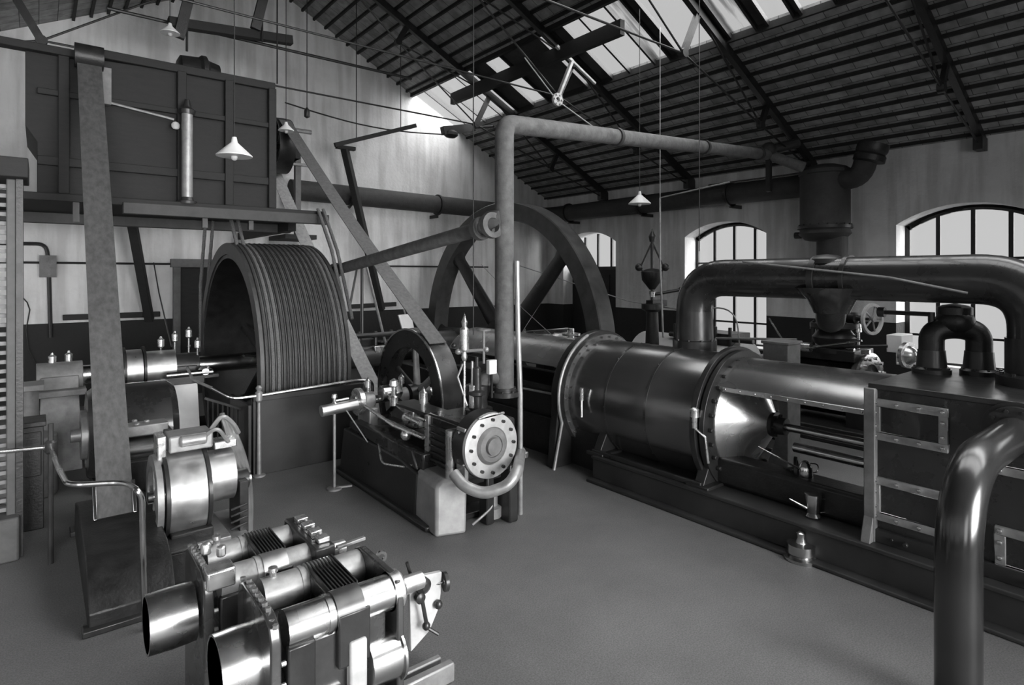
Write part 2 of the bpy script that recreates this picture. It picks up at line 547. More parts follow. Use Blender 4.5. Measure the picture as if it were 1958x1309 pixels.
def window(n, x, yc, hw, sill, zs, rise, side=1):
    fr = bpy.data.objects.new('window_%d' % n, None); C.objects.link(fr); fr.location = (x, yc, sill); fr['kind'] = 'structure'
    m = MB(); t = .035
    a = arch(yc, hw, zs, rise, 16); ai = arch(yc, hw - .07, zs, rise, 16)
    for k in range(16):
        p, q = a[k], a[k + 1]; r, u = ai[k], ai[k + 1]
        m.prism([(x - t, p[0], p[1]), (x - t, q[0], q[1]), (x - t, u[0], u[1] - .09), (x - t, r[0], r[1] - .09)], (2 * t, 0, 0))
    m.box((x - t, yc - hw, sill), (x + t, yc - hw + .08, zs)); m.box((x - t, yc + hw - .08, sill), (x + t, yc + hw, zs))
    m.box((x - t, yc - hw, sill), (x + t, yc + hw, sill + .07))
    R = (hw * hw + rise * rise) / (2 * rise); cz = zs + rise - R
    for f in (-.5, 0, .5):
        yy = yc + f * hw; m.box((x - .025, yy - .035, sill), (x + .025, yy + .035, cz + math.sqrt(R * R - (f * hw) ** 2) - .02))
    for z in (sill + .57, sill + 1.3, sill + 2.05): m.box((x - .02, yc - hw, z - .022), (x + .02, yc + hw, z + .022))
    m.build('window_frame', IRON, fr)
    g = MB()
    a2 = arch(yc, hw - .02, zs, rise - .01, 16)
    g.add([(x, p[0], p[1]) for p in a2] + [(x, yc - hw + .02, sill), (x, yc + hw - .02, sill)], [tuple(range(19))])
    g.build('pane', GLASS, fr, smooth=0)
    s = MB(); s.box((x - .51 * side, yc - hw, sill - .001), (x - .06 * side, yc + hw, sill + .03) ) if side > 0 else s.box((x + .06, yc - hw, sill), (x + .33, yc + hw, sill + .03))
    s.build('window_sill', LIGHTG, fr)
    return fr


window(1, XR + .52, 8.10, 1.1, .85, 3.57, .33)
window(2, XR + .52, 3.26, 1.1, .85, 3.57, .33)
window(3, XR + .52, -1.5, 1.1, .85, 3.57, .33)
for k, o in enumerate(OPL): window(4 + k, XL - .3, *o, side=-1)
# doorway with fanlight in the far right corner
dr = bpy.data.objects.new('door_1', None); C.objects.link(dr); dr.location = (XR + .45, 12.65, 0); dr['kind'] = 'structure'
x = XR + .45; yc = 12.65; hw = 1.1
m = MB(); m.box((x - .03, yc - hw, 0), (x + .03, yc + hw, 2.75))
for k in range(4): m.box((x - .05, yc - hw + .08 + k * .53, .2), (x - .03, yc - hw + .50 + k * .53, 1.2)); m.box((x - .05, yc - hw + .08 + k * .53, 1.4), (x - .03, yc - hw + .50 + k * .53, 2.6))
m.build('door_leaf', WOODD, dr)
m = MB(); m.box((x - .05, yc - hw, 2.75), (x + .05, yc + hw, 2.85))
for f in (-.5, 0, .5): m.box((x - .03, yc + f * hw - .035, 2.8), (x + .03, yc + f * hw + .035, 3.86 - abs(f) * .16))
for q in (-1, 1): m.box((x - .04, yc + q * hw - .04, 0), (x + .04, yc + q * hw + .04, 3.6))
m.build('fanlight_frame', IRON, dr)
m = MB(); a2 = arch(yc, hw - .02, 3.57, .32, 16)
m.add([(x, p[0], p[1]) for p in a2] + [(x, yc - hw + .02, 2.8), (x, yc + hw - .02, 2.8)], [tuple(range(19))])
m.build('pane', GLASS, dr, smooth=0)
# dark door in the far gable wall
dr = bpy.data.objects.new('door_2', None); C.objects.link(dr); dr.location = (DX0, YG, 0); dr['kind'] = 'structure'
m = MB(); m.box((DX0, YG - .10, 0), (DX0 + .14, YG + .01, DZ)); m.box((DX1 - .14, YG - .10, 0), (DX1, YG + .01, DZ)); m.box((DX0 - .05, YG - .12, DZ - .02), (DX1 + .05, YG + .01, DZ + .16))
m.build('door_frame', WOODG, dr, .01)
m = MB(); m.box((DX0 + .14, YG - .04, 0), (DX1 - .14, YG + .01, DZ)); m.build('door_leaf', WOODD, dr)
m = MB(); m.sphere((DX0 + .3, YG - .08, 1.05), .04); m.build('door_knob', BRASS, dr)

# ------------------------------------------------------------------ roof
def zr(x): return EAVE + .5 * (XR - x) if x >= RX else EAVE + .5 * (x - XL)


def slab(m, xa, xb, ya, yb, t=.12):
    m.prism([(xa, ya, zr(xa)), (xb, ya, zr(xb)), (xb, ya, zr(xb) + t), (xa, ya, zr(xa) + t)], (0, yb - ya, 0))


SX0, SX1 = 8.03, 9.60
m = MB(); slab(m, SX1, XR + .62, YB - .4, YG + .01); slab(m, 7.5, SX0, YB - .4, YG + .01); slab(m, 4.9, 7.5, 5.6, YG + .01); slab(m, RX, 4.9, YB - .4, YG + .01)
cr = m.build('ceiling_right', ROOF, smooth=0, kind='structure')
m = MB(); slab(m, .40, RX, YB - .4, YG + .01); slab(m, XL - .45, .40, YB - .4, YG + .01)
cl = m.build('ceiling_left', ROOF, smooth=0, kind='structure')


def batten(x, par, ya=YB, yb=YG, w=.05, h=.06):
    m = MB(); m.beam((x, ya, zr(x) - .03), (x, yb, zr(x) - .03), w, h, up=(0, 0, 1)); return m.build('batten', WOODD, par, smooth=0)


for k in range(12): batten(9.86 + .28 * k, cr)
for k in range(13): batten(4.45 + .285 * k, cr, ya=(5.6 if 4.9 < 4.45 + .285 * k < 7.5 else YB))
for k in range(13): batten(3.95 - .285 * k, cl)
for k in range(11): batten(-1.4 - .285 * k, cl)
# skylight strip: glass panes and boarded panels between the bars
sky = bpy.data.objects.new('skylight_window_8', None); C.objects.link(sky); sky.location = (SX0, 4, zr(SX0)); sky['kind'] = 'structure'


def skyY(px):                                      # Y on the lower edge of the strip
    t = (px - 979.0) / F; s, c = math.sin(YAW), math.cos(YAW)
    return SX1 / (s + c * t) * (c - s * t)


def pane(ya, yb, xa, xb, m_, nm='pane'):
    q = MB(); q.prism([(xa, ya, zr(xa) + .05), (xb, ya, zr(xb) + .05), (xb, ya, zr(xb) + .06), (xa, ya, zr(xa) + .06)], (0, yb - ya, 0)); q.build(nm, m_, sky, smooth=0)


marks = [(868, 'g'), (900, 'g'), (930, 'g'), (962, 'g'), (992, 'b'), (1022, 'g'), (1050, 'b'), (1125, 'g'), (1150, 'b'), (1172, 'g'), (1206, 'g'), (1254, 'd'), (1284, 'b'), (1302, 'g'), (1385, 'b'), (1398, 'd'), (1448, 'b'), (1470, 'g'), (1520, 'b'), (1534, 'g'), (1600, 'b'), (1640, 'g')]
prev = YG
ends = [skyY(p[0]) for p in marks] + [2.6]
for k, (p, kd) in enumerate(marks):
    ya, yb = ends[k + 1], min(ends[k], YG)
    if yb - ya < .02: continue
    pane(ya + .02, yb - .02, SX0 - .02, SX1 + .02, {'g': GLASS, 'd': SKYGL, 'b': BOARD}[kd], 'pane' if kd != 'b' else 'boarded_panel')
    q = MB(); q.beam((SX0, ya, zr(SX0) + .02), (SX1, ya, zr(SX1) + .02), .045, .09); q.build('glazing_bar', IRON, sky, smooth=0)
y = 2.6
while y > YB:
    pane(y - .58, y - .02, SX0 - .02, SX1 + .02, GLASS)
    q = MB(); q.beam((SX0, y, zr(SX0) + .02), (SX1, y, zr(SX1) + .02), .045, .09); q.build('glazing_bar', IRON, sky, smooth=0)
    y -= .6
q = MB(); q.beam((SX1 - .0, YB, zr(SX1) - .0), (SX1, YG, zr(SX1)), .06, .12); q.beam((SX0, YB, zr(SX0)), (SX0, YG, zr(SX0)), .08, .16); q.build('skylight_curb', WOODD, sky, smooth=0)
sk3 = bpy.data.objects.new('skylight_window_9', None); C.objects.link(sk3); sk3.location = (6, 0, zr(6)); sk3['kind'] = 'structure'  # added roof opening out of view, brings more daylight onto the machines
sky = sk3
y = 5.6
while y > YB:
    pane(y - .6, y - .02, 4.9, 7.5, GLASS)
    q = MB(); q.beam((4.9, y, zr(4.9) + .02), (7.5, y, zr(7.5) + .02), .045, .09); q.build('glazing_bar', IRON, sk3, smooth=0)
    y -= .62

# ------------------------------------------------------------------ roof trusses
def truss(Y, label):
    t = thing('roof_truss', label, 'roof truss', (RX, Y, 4.9), 'iron roof trusses')
    for s in (1, -1):
        X = lambda x: RX + s * (x - RX)
        e = V((X(13.0), Y, 4.98)); rg = V((RX, Y, RZ - .12))
        q = MB(); q.beam((X(13.05), Y, zr(13.05) - .1), rg, .10, .15); q.box((min(X(12.75), X(13.06)), Y - .07, 4.78), (max(X(12.75), X(13.06)), Y + .07, 5.0)); q.build('rafter', IRON, t, smooth=0)
        f1, f2, f3 = V((X(10.85), Y, 5.47)), V((X(8.37), Y, 6.28)), V((X(6.25), Y, 7.78))
        h1, h2, h3 = V((X(11.1), Y, zr(11.1) - .1)), V((X(8.8), Y, zr(8.8) - .1)), V((X(6.5), Y, zr(6.5) - .1))
        for a, b in ((h1, f1), (h2, f2), (h3, f3)):
            q = MB(); q.beam(a, b, .07, .11); q.build('strut', IRON, t, smooth=0)
        q = MB()
        e2 = V((X(12.95), Y, 4.85))
        for a, b in ((e2, f1), (f1, f2), (f1, h2), (f2, f3), (f3, h2), (f3, rg)): q.cyl(a, b, .018, seg=8)
        for f in (f1, f2, f3): q.cyl(f - V((0, .05, 0)), f + V((0, .05, 0)), .08, seg=12)
        q.build('tie_rod', IRON, t)
    q = MB(); q.cyl((RX - 4.17, Y, 6.28), (RX + 4.17, Y, 6.28), .018, seg=8); q.build('main_tie_rod', IRON, t)
    return t


truss(11.9, 'iron roof truss nearest the far gable wall, behind the hanging pipe')
truss(8.95, 'iron roof truss crossing the skylight above the small cast wheel')
truss(5.92, 'iron roof truss landing above the dark steam receiver on the wall')
truss(3.0, 'iron roof truss nearest the camera at upper right, forked foot above arched window')

# long timber under the upper edge of the skylight
a = at(868, 160, Y=12.6); b = at(1112, 42, Y=8.1)
m = MB(); m.beam((8.33, 12.9, 7.12), (8.33, 7.2, 7.12), .12, .28)
tag(m.build('skylight_purlin', WOODD, smooth=0), 'heavy dark timber purlin running beneath the upper edge of the skylight', 'beam')
# collar bar and hanging timbers on the left
a = at(205, 18, Y=11.7); b = at(775, 146, Y=11.7)
zc = (a.z + b.z) / 2
m = MB(); m.cyl((a.x, 11.7, zc), (b.x + .15, 11.7, zc), .03, seg=8)
tag(m.build('ceiling_conduit', IRON), 'thin dark bar crossing before the gable wall near the roof, highest of the cross bars', 'bar')
a = at(322, 42, Y=11.4); b = at(558, 78, Y=11.4)
m = MB(); m.beam(a, b, .16, .16)
tag(m.build('hanging_timber', WOODD, bevel=.01), 'short thick timber slung high above the boxed overhead drive', 'timber')
for (p0, p1, lab) in (((392, -8), (342, 72), 'dark slanting roof strut above the boxed drive, left one of two'), ((540, -8), (488, 56), 'dark slanting roof strut above the boxed drive, right one of two')):
    a = at(*p0, Y=11.3); b = at(*p1, Y=11.3)
    top = V((a.x, 11.3, zr(a.x)))
    m = MB(); m.beam(top + (a - b).normalized() * .0, b, .10, .16); m.cyl(b + V((.12, 0, .2)), b + V((.12, 0, -.2)), .02, seg=8)
    tag(m.build('roof_strut', IRON, smooth=0), lab, 'roof strut')

# ================================================================== WALL PIPES, STEAM MAIN, RECEIVER
def pipe(name, label, cat, pts, r, m_, seg=14, group=None, fr=0.0, flanges=(), fm=None):
    q = MB(); q.tube(fillet(pts, fr, 6) if fr else pts, r, seg)
    if not flanges:
        return tag(q.build(name, m_), label, cat, group)
    t = thing(name, label, cat, V(pts[0]), group)
    q.build('pipe_run', m_, t)
    for p, ax in flanges:
        p = V(p); ax = V(ax).normalized(); rr = max(r) if isinstance(r, list) else r
        g = MB(); g.lathe(p - ax * .03, ax, [(0, rr * 1.45), (.028, rr * 1.45), (.032, rr * 1.45), (.06, rr * 1.45)], 20); g.bolts(p + ax * .03, ax, rr * 1.27, 8); g.build('flange', fm or m_, t)
    return t


ZM = 4.5
m = MB()
t = thing('steam_main', 'fat lagged steam main running along the gable and window walls below the roof', 'steam pipe', (12.6, 14.0, ZM - .25))
q = MB(); q.tube(fillet([(4.6, 14.1, ZM + .1), (12.62, 14.1, ZM - .02), (12.62, 5.9, ZM - .02)], .5, 8), .24, 18); q.build('lagged_pipe', LAGD, t)
for yy in (13.0, 10.2, 7.6):
    q = MB(); q.ring((12.62, yy, ZM - .02), (0, 1, 0), .235, .29, .05, 20); q.box((12.6, yy, ZM - .34), (13.065, yy + .05, ZM - .26)); q.build('bracket', IRON, t)
for xx in (6.0, 8.6, 11.0):
    q = MB(); q.ring((xx, 14.1, ZM + .03), (1, 0, 0), .235, .29, .05, 20); q.box((xx, 14.1, ZM - .33), (xx + .05, 14.495, ZM - .24)); q.build('bracket', IRON, t)
q = MB(); q.cyl((12.3, 8.0, ZM + .2), (12.3, 5.6, ZM + .2), .02, seg=8); q.build('drain_pipe', STEEL, t)
# steam receiver drum on brackets beside the window wall
rc = at(1577, 400, X=12.35); ry = rc.y
t = thing('steam_receiver', 'tall dark riveted steam receiver drum standing against the wall between two arched windows', 'steam receiver', (12.35, ry, 2.9))
q = MB(); q.lathe((12.35, ry, 3.28), (0, 0, 1), [(0, .28), (.02, .36), (.10, .44), (.14, .48), (.2, .455), (1.32, .455), (1.33, .48), (1.40, .48), (1.46, .40), (1.52, .22)], 32); q.build('drum', LAGD, t)
q = MB(); q.cyl((12.35, ry - .14, 2.3), (12.35, ry - .14, 3.35), .28, seg=20); q.build('outlet_pipe', LAGD, t)
q = MB(); q.ring((12.35, ry, 3.52), (0, 0, 1), .44, .50, .06, 32); q.bolts((12.35, ry, 3.58), (0, 0, 1), .47, 18, .015, .03); q.build('band', IRON, t)
p = at(1660, 298, X=12.1)
q = MB(); q.tube(fillet([(12.35, ry, 4.45), (12.2, ry - .75, 4.45), (p.x, p.y, p.z + .15)], .3), .2, 16); q.build('side_elbow', LAGD, t)
q = MB(); q.lathe((p.x, p.y, p.z - .12), (.1, -.25, 1), [(0, .19), (.02, .27), (.12, .27), (.16, .24), (.22, .27), (.34, .27), (.36, .2)], 22); q.build('blank_flange', IRON, t)
q = MB(); q.cyl((12.4, ry + .50, 3.42), (12.4, ry + .62, 3.42), .07, seg=10); q.cyl((12.35, ry + .3, 3.42), (12.35, ry + .6, 3.42), .03, seg=8); q.build('drain_valve', IRON, t)
q = MB(); q.box((12.5, ry - .12, 3.5), (13.065, ry + .12, 3.62)); q.box((12.5, ry - .12, 4.5), (13.065, ry + .12, 4.62)); q.build('wall_bracket', IRON, t)

# ------------------------------------------------------------------ lagged pipe that feeds the small engine
PX, PY = 3.98, 5.12
zt = at(966, 236, X=PX).z
e = at(1470, 296, X=11.6)
t = thing('small_engine_steam_pipe', 'lagged steam pipe rising from the small engine and crossing to the receiver', 'steam pipe', (PX, PY, 1.3))
q = MB(); q.tube(fillet([(PX, PY, 1.32), (PX, PY, zt), (e.x, e.y, e.z)], .13, 6) + [V((12.0, ry + .25, 4.75))], .105, 16); q.build('lagged_pipe', LAG, t)
q = MB(); q.lathe((PX, PY, 1.28), (0, 0, 1), [(0, .17), (.05, .17), (.05, .13), (.09, .13)], 20); q.bolts((PX, PY, 1.33), (0, 0, 1), .15, 8); q.build('flange', IRON2, t)
q = MB(); d_ = (e - V((PX, PY, zt))).normalized()
for f in (.28, .62, .93):
    c = V((PX, PY, zt)).lerp(e, f); q.ring(c, d_, .10, .125, .06, 16)
q.build('pipe_band', LAGD, t)
q = MB(); q.sphere(e + V((0, 0, .1)), .16, 12); q.tube([e + V((0, 0, .1)), e + V((.5, -.35, .25))], .1, 10); q.build('expansion_elbow', LAGD, t)
q = MB()
for px_ in (1215, 1470):
    c = at(px_, 285, d=8.9 if px_ == 1215 else 11.3)
q.beam(e + V((0, 0, 0)), e + V((0, 0, -.75)), .09, .09); q.build('hanger', IRON, t, smooth=0)

t = thing('branch_steam_pipe', 'lagged pipe running level from the riser back towards the rope drum', 'steam pipe', (3.85, 5.3, 3.1))
p0 = at(643, 516, X=3.80); p1 = at(915, 438, X=3.80)
q = MB(); q.tube([p0, p1, V((3.86, 5.22, 3.20)), V((PX - .04, PY, 3.22))], [.085, .085, .1, .1], 16); q.build('lagged_pipe', LAG, t)
q = MB(); d_ = (p1 - p0).normalized(); q.ring(p1, d_, .08, .13, .08, 18); q.ring(p1 + d_ * .22, d_, .08, .14, .06, 18); q.build('collar', LAG, t)
q = MB(); q.lathe(p0 - d_ * .05, d_, [(0, .06), (0, .12), (.06, .12), (.06, .08)], 18); q.build('end_flange', IRON, t)

pipe('riser_pipe', 'thin polished pipe standing close behind the lagged riser at the small engine', 'pipe', [(4.09, 4.98, 0.0), (4.09, 4.98, 1.3), (4.075, 5.0, 2.0), (4.06, 5.0, 2.75)], .03, GREYM, 10)

# thin pipes and rods on the gable wall
c0 = at(545, 196, Y=12.6); c1 = at(852, 257, Y=12.6)
t = thing('slack_tie_cable', 'slack cable sagging before the gable wall to a dark knot under the skylight', 'cable', c1)
q = MB(); q.tube([c0.lerp(c1, k / 12) - V((0, 0, .16 * math.sin(PI * k / 12))) for k in range(13)], .016, 6); q.build('cable', IRON, t)
q = MB(); q.beam(at(846, 250, Y=12.6), at(905, 244, Y=12.6), .16, .2); q.sphere(at(862, 256, Y=12.6), .16, 10, (1.3, 1, .7)); q.cyl(at(905, 244, Y=12.6), (at(915, 235, Y=12.6).x, 11.95, 6.33), .03, seg=8); q.build('knot', IRON, t)

m = MB(); a = at(44, 500, Y=YG - .06)
m.cyl((a.x - 1.5, YG - .06, 2.83), (10.6, YG - .06, 2.83), .022, seg=8); tag(m.build('wall_conduit', IRON), 'thin dark pipe run level along the whole gable wall above the dado', 'pipe')
pts = [at(38, 466, Y=YG - .08), at(88, 466, Y=YG - .08), at(93, 500, Y=YG - .08), at(97, 645, Y=YG - .08)]
pts[0].x -= .4
m = MB(); m.tube(fillet(pts, .15), .035, 8); m.box((pts[2].x - .14, YG - .16, pts[2].z - .3), (pts[2].x + .12, YG - .001, pts[2].z + .12)); tag(m.build('wall_drain_pipe', IRON), 'dark bent pipe with a small box on the gable wall at far left', 'pipe')
pts = [at(x_, y_, Y=YG - .05) for x_, y_ in ((40, 565), (52, 578), (57, 592), (50, 630), (55, 668), (72, 700))]
m = MB(); m.tube(pts, .012, 6); tag(m.build('slack_cable', IRON), 'slack black cable dangling on the gable wall at far left', 'cable')
pts = [at(294, 502, Y=YG - .1), at(304, 560, Y=13.6), at(318, 620, Y=11.6), at(328, 662, Y=10.3)]
m = MB(); m.tube(pts, .012, 6); tag(m.build('oil_feed_cable', IRON), 'thin line falling from the gable wall pipe to the oilers of the white bearing', 'cable')


def wall_strut(top, foot, bar0, bar1, w, lab):
    t = thing('wall_strut', lab, 'strut', at(*foot, Y=14.3), 'timber raking struts on the gable wall')
    a = at(*top, Y=13.2); b = at(*foot, Y=14.38)
    q = MB(); q.beam(a, b, w, w); q.build('raking_post', WOODD, t, .01)
    c0 = at(*bar0, Y=14.40); c1 = at(*bar1, Y=14.40)
    q = MB(); q.beam(c0, c1, .09, .11); q.build('foot_bar', WOODD, t, .01)
    q = MB(); q.beam(a + V((-.2, 0, .02)), a + V((.25, 0, .02)), .12, .08); q.build('head_block', WOODD, t)


wall_strut((244, 378), (286, 612), (120, 607), (306, 600), .15, 'dark raking strut on the gable wall left of the rope drum')
wall_strut((659, 284), (730, 592), (668, 586), (757, 581), .15, 'dark raking strut on the gable wall right of the rope drum')
a = at(640, 277, Y=12.6); b = at(795, 240, Y=12.6)
m = MB(); m.beam(a, b, .07, .09); tag(m.build('cross_bar', WOODD), 'short dark bar floating slantwise before the gable wall between belt and roof', 'bar')
m = MB(); m.cyl(a.lerp(b, .25), (a.lerp(b, .25).x, 12.6, zr(a.x) - .02), .010, seg=6); m.cyl(a.lerp(b, .8), (a.lerp(b, .8).x, 12.6, zr(b.x) - .02), .010, seg=6)
tag(m.build('bar_hanger', IRON), 'pair of thin wires holding up the short slanting bar', 'wire')

# ================================================================== OVERHEAD BOXED DRIVE AND PLATFORM
BX0, BX1, BY0, BY1, BZ0, BZ1 = -.14, 2.98, 10.0, 11.7, 3.68, 5.62
t = thing('boxed_overhead_drive', 'big dark boarded casing of the overhead rope pulleys at upper left', 'drive casing', (BX0, BY0, BZ0))
q = MB(); q.prism([(BX0, BY0, 4.55), (BX0 + .12, BY0, 4.35), (BX0 + .12, BY0, BZ0), (BX1, BY0, BZ0), (BX1, BY0, BZ1 + .06), (BX0, BY0, BZ1 - .07)], (0, BY1 - BY0, 0)); q.build('boarding', WOODD, t, .01, smooth=0)
q = MB(); q.box((BX0 - .3, BY0 - .12, BZ1 - .10), (.5, BY0 + .06, BZ1 + .0)); q.box((.5, BY0 - .06, BZ1 - .02), (BX1 + .03, BY0 + .1, BZ1 + .10)); q.build('top_rail', WOODD, t, .01)
q = MB(); q.box((BX0 + .12, BY0 - .06, 4.05), (BX1, BY0, 4.17)); q.box((BX0 + .12, BY0 - .06, 4.98), (BX1, BY0, 5.06)); q.build('batten', WOODD, t, .01)
q = MB()
for xx in (.2, 1.6, 2.25, 2.9): q.box((xx, BY0 - .08, BZ0), (xx + .12, BY0, BZ1))
q.build('upright', WOODD, t, .01)
q = MB(); q.cyl((.5, BY0 - .1, 5.02), (1.55, BY0 - .1, 4.88), .018, seg=8); q.build('oil_pipe', GREYM, t)
c = at(383, 140, Y=10.6)
q = MB(); q.lathe((c.x - .32, 10.7, c.z - .03), (1, 0, 0), [(0, .2), (.04, .28), (.3, .30), (.34, .34), (.40, .34), (.44, .28), (.6, .24)], 24); q.box((c.x - .25, 10.3, BZ1 - .1), (c.x + .25, 11.1, c.z - .15)); q.build('motor_housing', IRON, t)
q = MB(); q.box((at(190, 180, Y=9.95).x, 9.86, 4.95), (at(212, 180, Y=9.95).x, 9.97, 5.45)); q.build('pale_panel', MIDG, t)
p = at(336, 240, Y=9.9)
q = MB(); q.sphere(p, .06, 10, (1, .6, 1)); q.build('gauge_glass', LIGHTG, t)
# pipe column before the casing
c = at(358, 370, Y=9.8)
t = thing('pipe_column', 'pale grey iron tube column standing on the platform before the dark casing', 'column', (c.x, 9.8, 3.66))
q = MB(); q.cyl((c.x, 9.8, 3.66), (c.x, 9.8, 4.98), .075, seg=16); q.build('shaft', GREYM, t)
q = MB(); q.lathe((c.x, 9.8, 3.64), (0, 0, 1), [(0, .13), (.04, .13), (.05, .09), (.1, .08)], 16); q.lathe((c.x, 9.8, 4.96), (0, 0, 1), [(0, .1), (.06, .11), (.1, .06), (.22, .03)], 16); q.build('cap', IRON2, t)
# platform joists and deck
t = thing('platform', 'narrow dark timber platform carrying the boxed overhead drive', 'platform', (2, 10.5, 3.48))
q = MB(); q.box((-1.6, 9.72, 3.56), (3.72, 11.9, 3.66)); q.build('deck', WOODD, t, .01)
q = MB(); q.box((.9, 9.66, 3.44), (3.8, 9.8, 3.6)); q.box((-1.6, 11.6, 3.40), (3.8, 11.78, 3.56)); q.build('joist', mat('weathered_joist', .05, .7, 0, .3, 5, .3, 25), t, .01)
q = MB(); q.box((-.9, 9.7, 3.56), (-.75, 14.49, 3.72)); q.box((3.55, 11.0, 3.40), (3.7, 14.49, 3.56)); q.build('wall_beam', WOODD, t, .01)
q = MB()
for xx in (.35, 1.9, 2.55): q.box((xx, 9.75, 3.3), (xx + .07, 9.82, 3.56))
q.build('lug', IRON, t)
m = MB(); p = at(20, 330, d=6.0)
# left side column with ladder-like rungs
t = thing('lattice_column', 'tall grey column with rung-like lattice at the extreme left edge', 'column', (-.32, 7.2, 0))
q = MB(); q.box((-.235, 7.12, 0.0), (-.165, 7.3, 3.48)); q.build('post', mat('dull_column_paint', .075, .6, 0, .3, 6, .1, 30), t, .01)
q = MB()
for k in range(38): q.box((-.36, 7.17, .25 + k * .085), (-.23, 7.22, .285 + k * .085))
q.box((-.40, 7.15, .15), (-.36, 7.24, 3.6)); q.build('lattice', mat('dull_lattice_paint', .20, .6, 0, .3, 6), t)
q = MB(); q.box((-.165, 7.10, .0), (-.115, 7.34, 3.48)); q.build('dark_edge', IRON, t)
q = MB(); q.box((-.6, 7.0, 0), (-.14, 7.4, .40)); q.build('foot', MATS['dull_column_paint'], t, .02)
m = MB(); m.box((-1.6, 6.95, 3.48), (-.075, 7.6, 3.66)); m.box((-1.6, 7.5, 3.5), (-1.45, 9.75, 3.62)); tag(m.build('gallery_slab', WOODD, bevel=.01), 'dark overhead gallery resting on the lattice column at far left', 'gallery')

# ================================================================== BELTS
def belt(name, label, a, b, w, th, m_, wvec=(1, 0, 0)):
    a = V(a); b = V(b); q = MB(); n = 14; wv = V(wvec).normalized()
    z = (b - a).normalized(); nn = z.cross(wv).normalized()
    vs = []
    for k in range(n + 1):
        f = k / n; p = a.lerp(b, f) - V((0, 0, .10 * math.sin(PI * f) * (b - a).length / 8))
        for sx, sy in ((-1, -1), (1, -1), (1, 1), (-1, 1)): vs.append(p + wv * sx * w / 2 + nn * sy * th / 2)
    fs = [(3, 2, 1, 0), (4 * n, 4 * n + 1, 4 * n + 2, 4 * n + 3)]
    for k in range(n):
        for j in range(4): fs.append((4 * k + j, 4 * k + (j + 1) % 4, 4 * k + 4 + (j + 1) % 4, 4 * k + 4 + j))
    q.add(vs, fs)
    return tag(q.build(name, m_), label, 'belt')


# small engine flywheel with belt to overhead pulley
FX, FY, FZ, FR = 4.02, 7.10, .99, .89
OX, OY, OZ, ORR = 4.02, 13.0, 5.35, .58
dv = V((0, OY - FY, OZ - FZ)); L = dv.length; dz = dv.normalized(); nn = V((0, -dz.z, dz.y))
sn = (FR - ORR) / L; cs = math.sqrt(1 - sn * sn)
nu = nn * cs - dz * sn; nu = (nn * cs + dz * -sn)
nup = nn * cs - dz * sn
nlo = -nn * cs - dz * sn
belt('drive_belt', 'broad leather belt sloping from the small flywheel to the overhead pulley, upper run', V((FX, FY, FZ)) + nn * (FR + .012), V((OX, OY, OZ)) + nn * (ORR + .012), .25, .012, BELT)
belt('drive_belt', 'broad pale leather belt passing left of the small flywheel, lower run', V((FX, FY, FZ)) - nn * (FR + .012), V((OX, OY, OZ)) - nn * (ORR + .012), .25, .012, BELTL)
# overhead pulley
t = thing('overhead_pulley', 'dark belt pulley high before the gable wall at the end of the casing', 'pulley', (OX, OY, OZ))
q = MB(); q.lathe((OX - .16, OY, OZ), (1, 0, 0), [(0, ORR), (.16, ORR + .01), (.32, ORR), (.32, ORR - .04), (0, ORR - .04), (0, ORR)], 40); q.build('rim', IRON, t)
q = MB(); q.cyl((OX - .14, OY, OZ), (OX + .14, OY, OZ), .09, seg=16)
for k in range(6):
    a = PI / 3 * k; q.beam((OX, OY, OZ), (OX, OY + math.cos(a) * (ORR - .02), OZ + math.sin(a) * (ORR - .02)), .05, .09, up=(1, 0, 0))
q.build('spoke', IRON, t)
q = MB(); q.cyl((2.3, OY, OZ), (4.5, OY, OZ), .045, seg=12); q.build('line_shaft', STEEL, t)
q = MB(); q.box((4.3, 12.9, 5.1), (4.42, 14.49, 5.2)); q.box((4.3, 12.85, 5.1), (4.42, 13.15, 5.5)); q.box((3.4, 12.9, 5.1), (3.52, 14.49, 5.2)); q.box((3.4, 12.85, 5.1), (3.52, 13.15, 5.5)); q.build('bearing_bracket', WOODD, t, .01)
# posts and rails between casing and wall
a = at(569, 300, Y=13.4)
t = thing('post_frame', 'pale upright post with rails behind the belts before the gable wall', 'frame', (a.x, 13.4, 3.6))
q = MB(); q.box((a.x - .06, 13.35, 3.50), (a.x + .06, 13.47, 5.6)); q.build('post', WOODG, t)
q = MB(); z1 = at(590, 254, Y=13.4).z; z2 = at(590, 318, Y=13.4).z
q.cyl((a.x - .5, 13.32, z1), (a.x + .28, 13.32, z1), .05, seg=10); q.cyl((a.x - .4, 13.32, z2), (a.x + .3, 13.32, z2), .035, seg=10); q.build('rail', GREYM, t)
q = MB(); q.box((a.x - .3, 13.3, 3.40), (a.x + .4, 14.49, 3.50)); q.build('foot_beam', WOODD, t)
# left hand belt down into its low casing
a = at(170, 104, X=.53); b = at(222, 985, X=.53)
t = thing('left_drive_belt', 'broad dark leather belt falling in front of the boxed drive at left', 'belt', (b.x, b.y, b.z))
q = MB(); q.beam(a, b, .27, .014, up=(1, 0, 0))
q = MB(); vs = []
for p in (a, b):
    nrm = (b - a).normalized().cross(V((1, 0, 0))).normalized()
    for sx, sy in ((-1, -1), (1, -1), (1, 1), (-1, 1)): vs.append(p + V((1, 0, 0)) * sx * .135 + nrm * sy * .008)
q.add(vs, [(0, 3, 2, 1), (4, 5, 6, 7), (0, 1, 5, 4), (1, 2, 6, 5), (2, 3, 7, 6), (3, 0, 4, 7)]); q.build('belt_run', BELTD, t)
q = MB(); c0 = a; q.lathe((c0.x - .16, c0.y - .04, c0.z - .05), (1, 0, 0), [(0, .02), (0, .16), (.32, .16), (.32, .02)], 20); q.build('guide_roller', IRON, t)
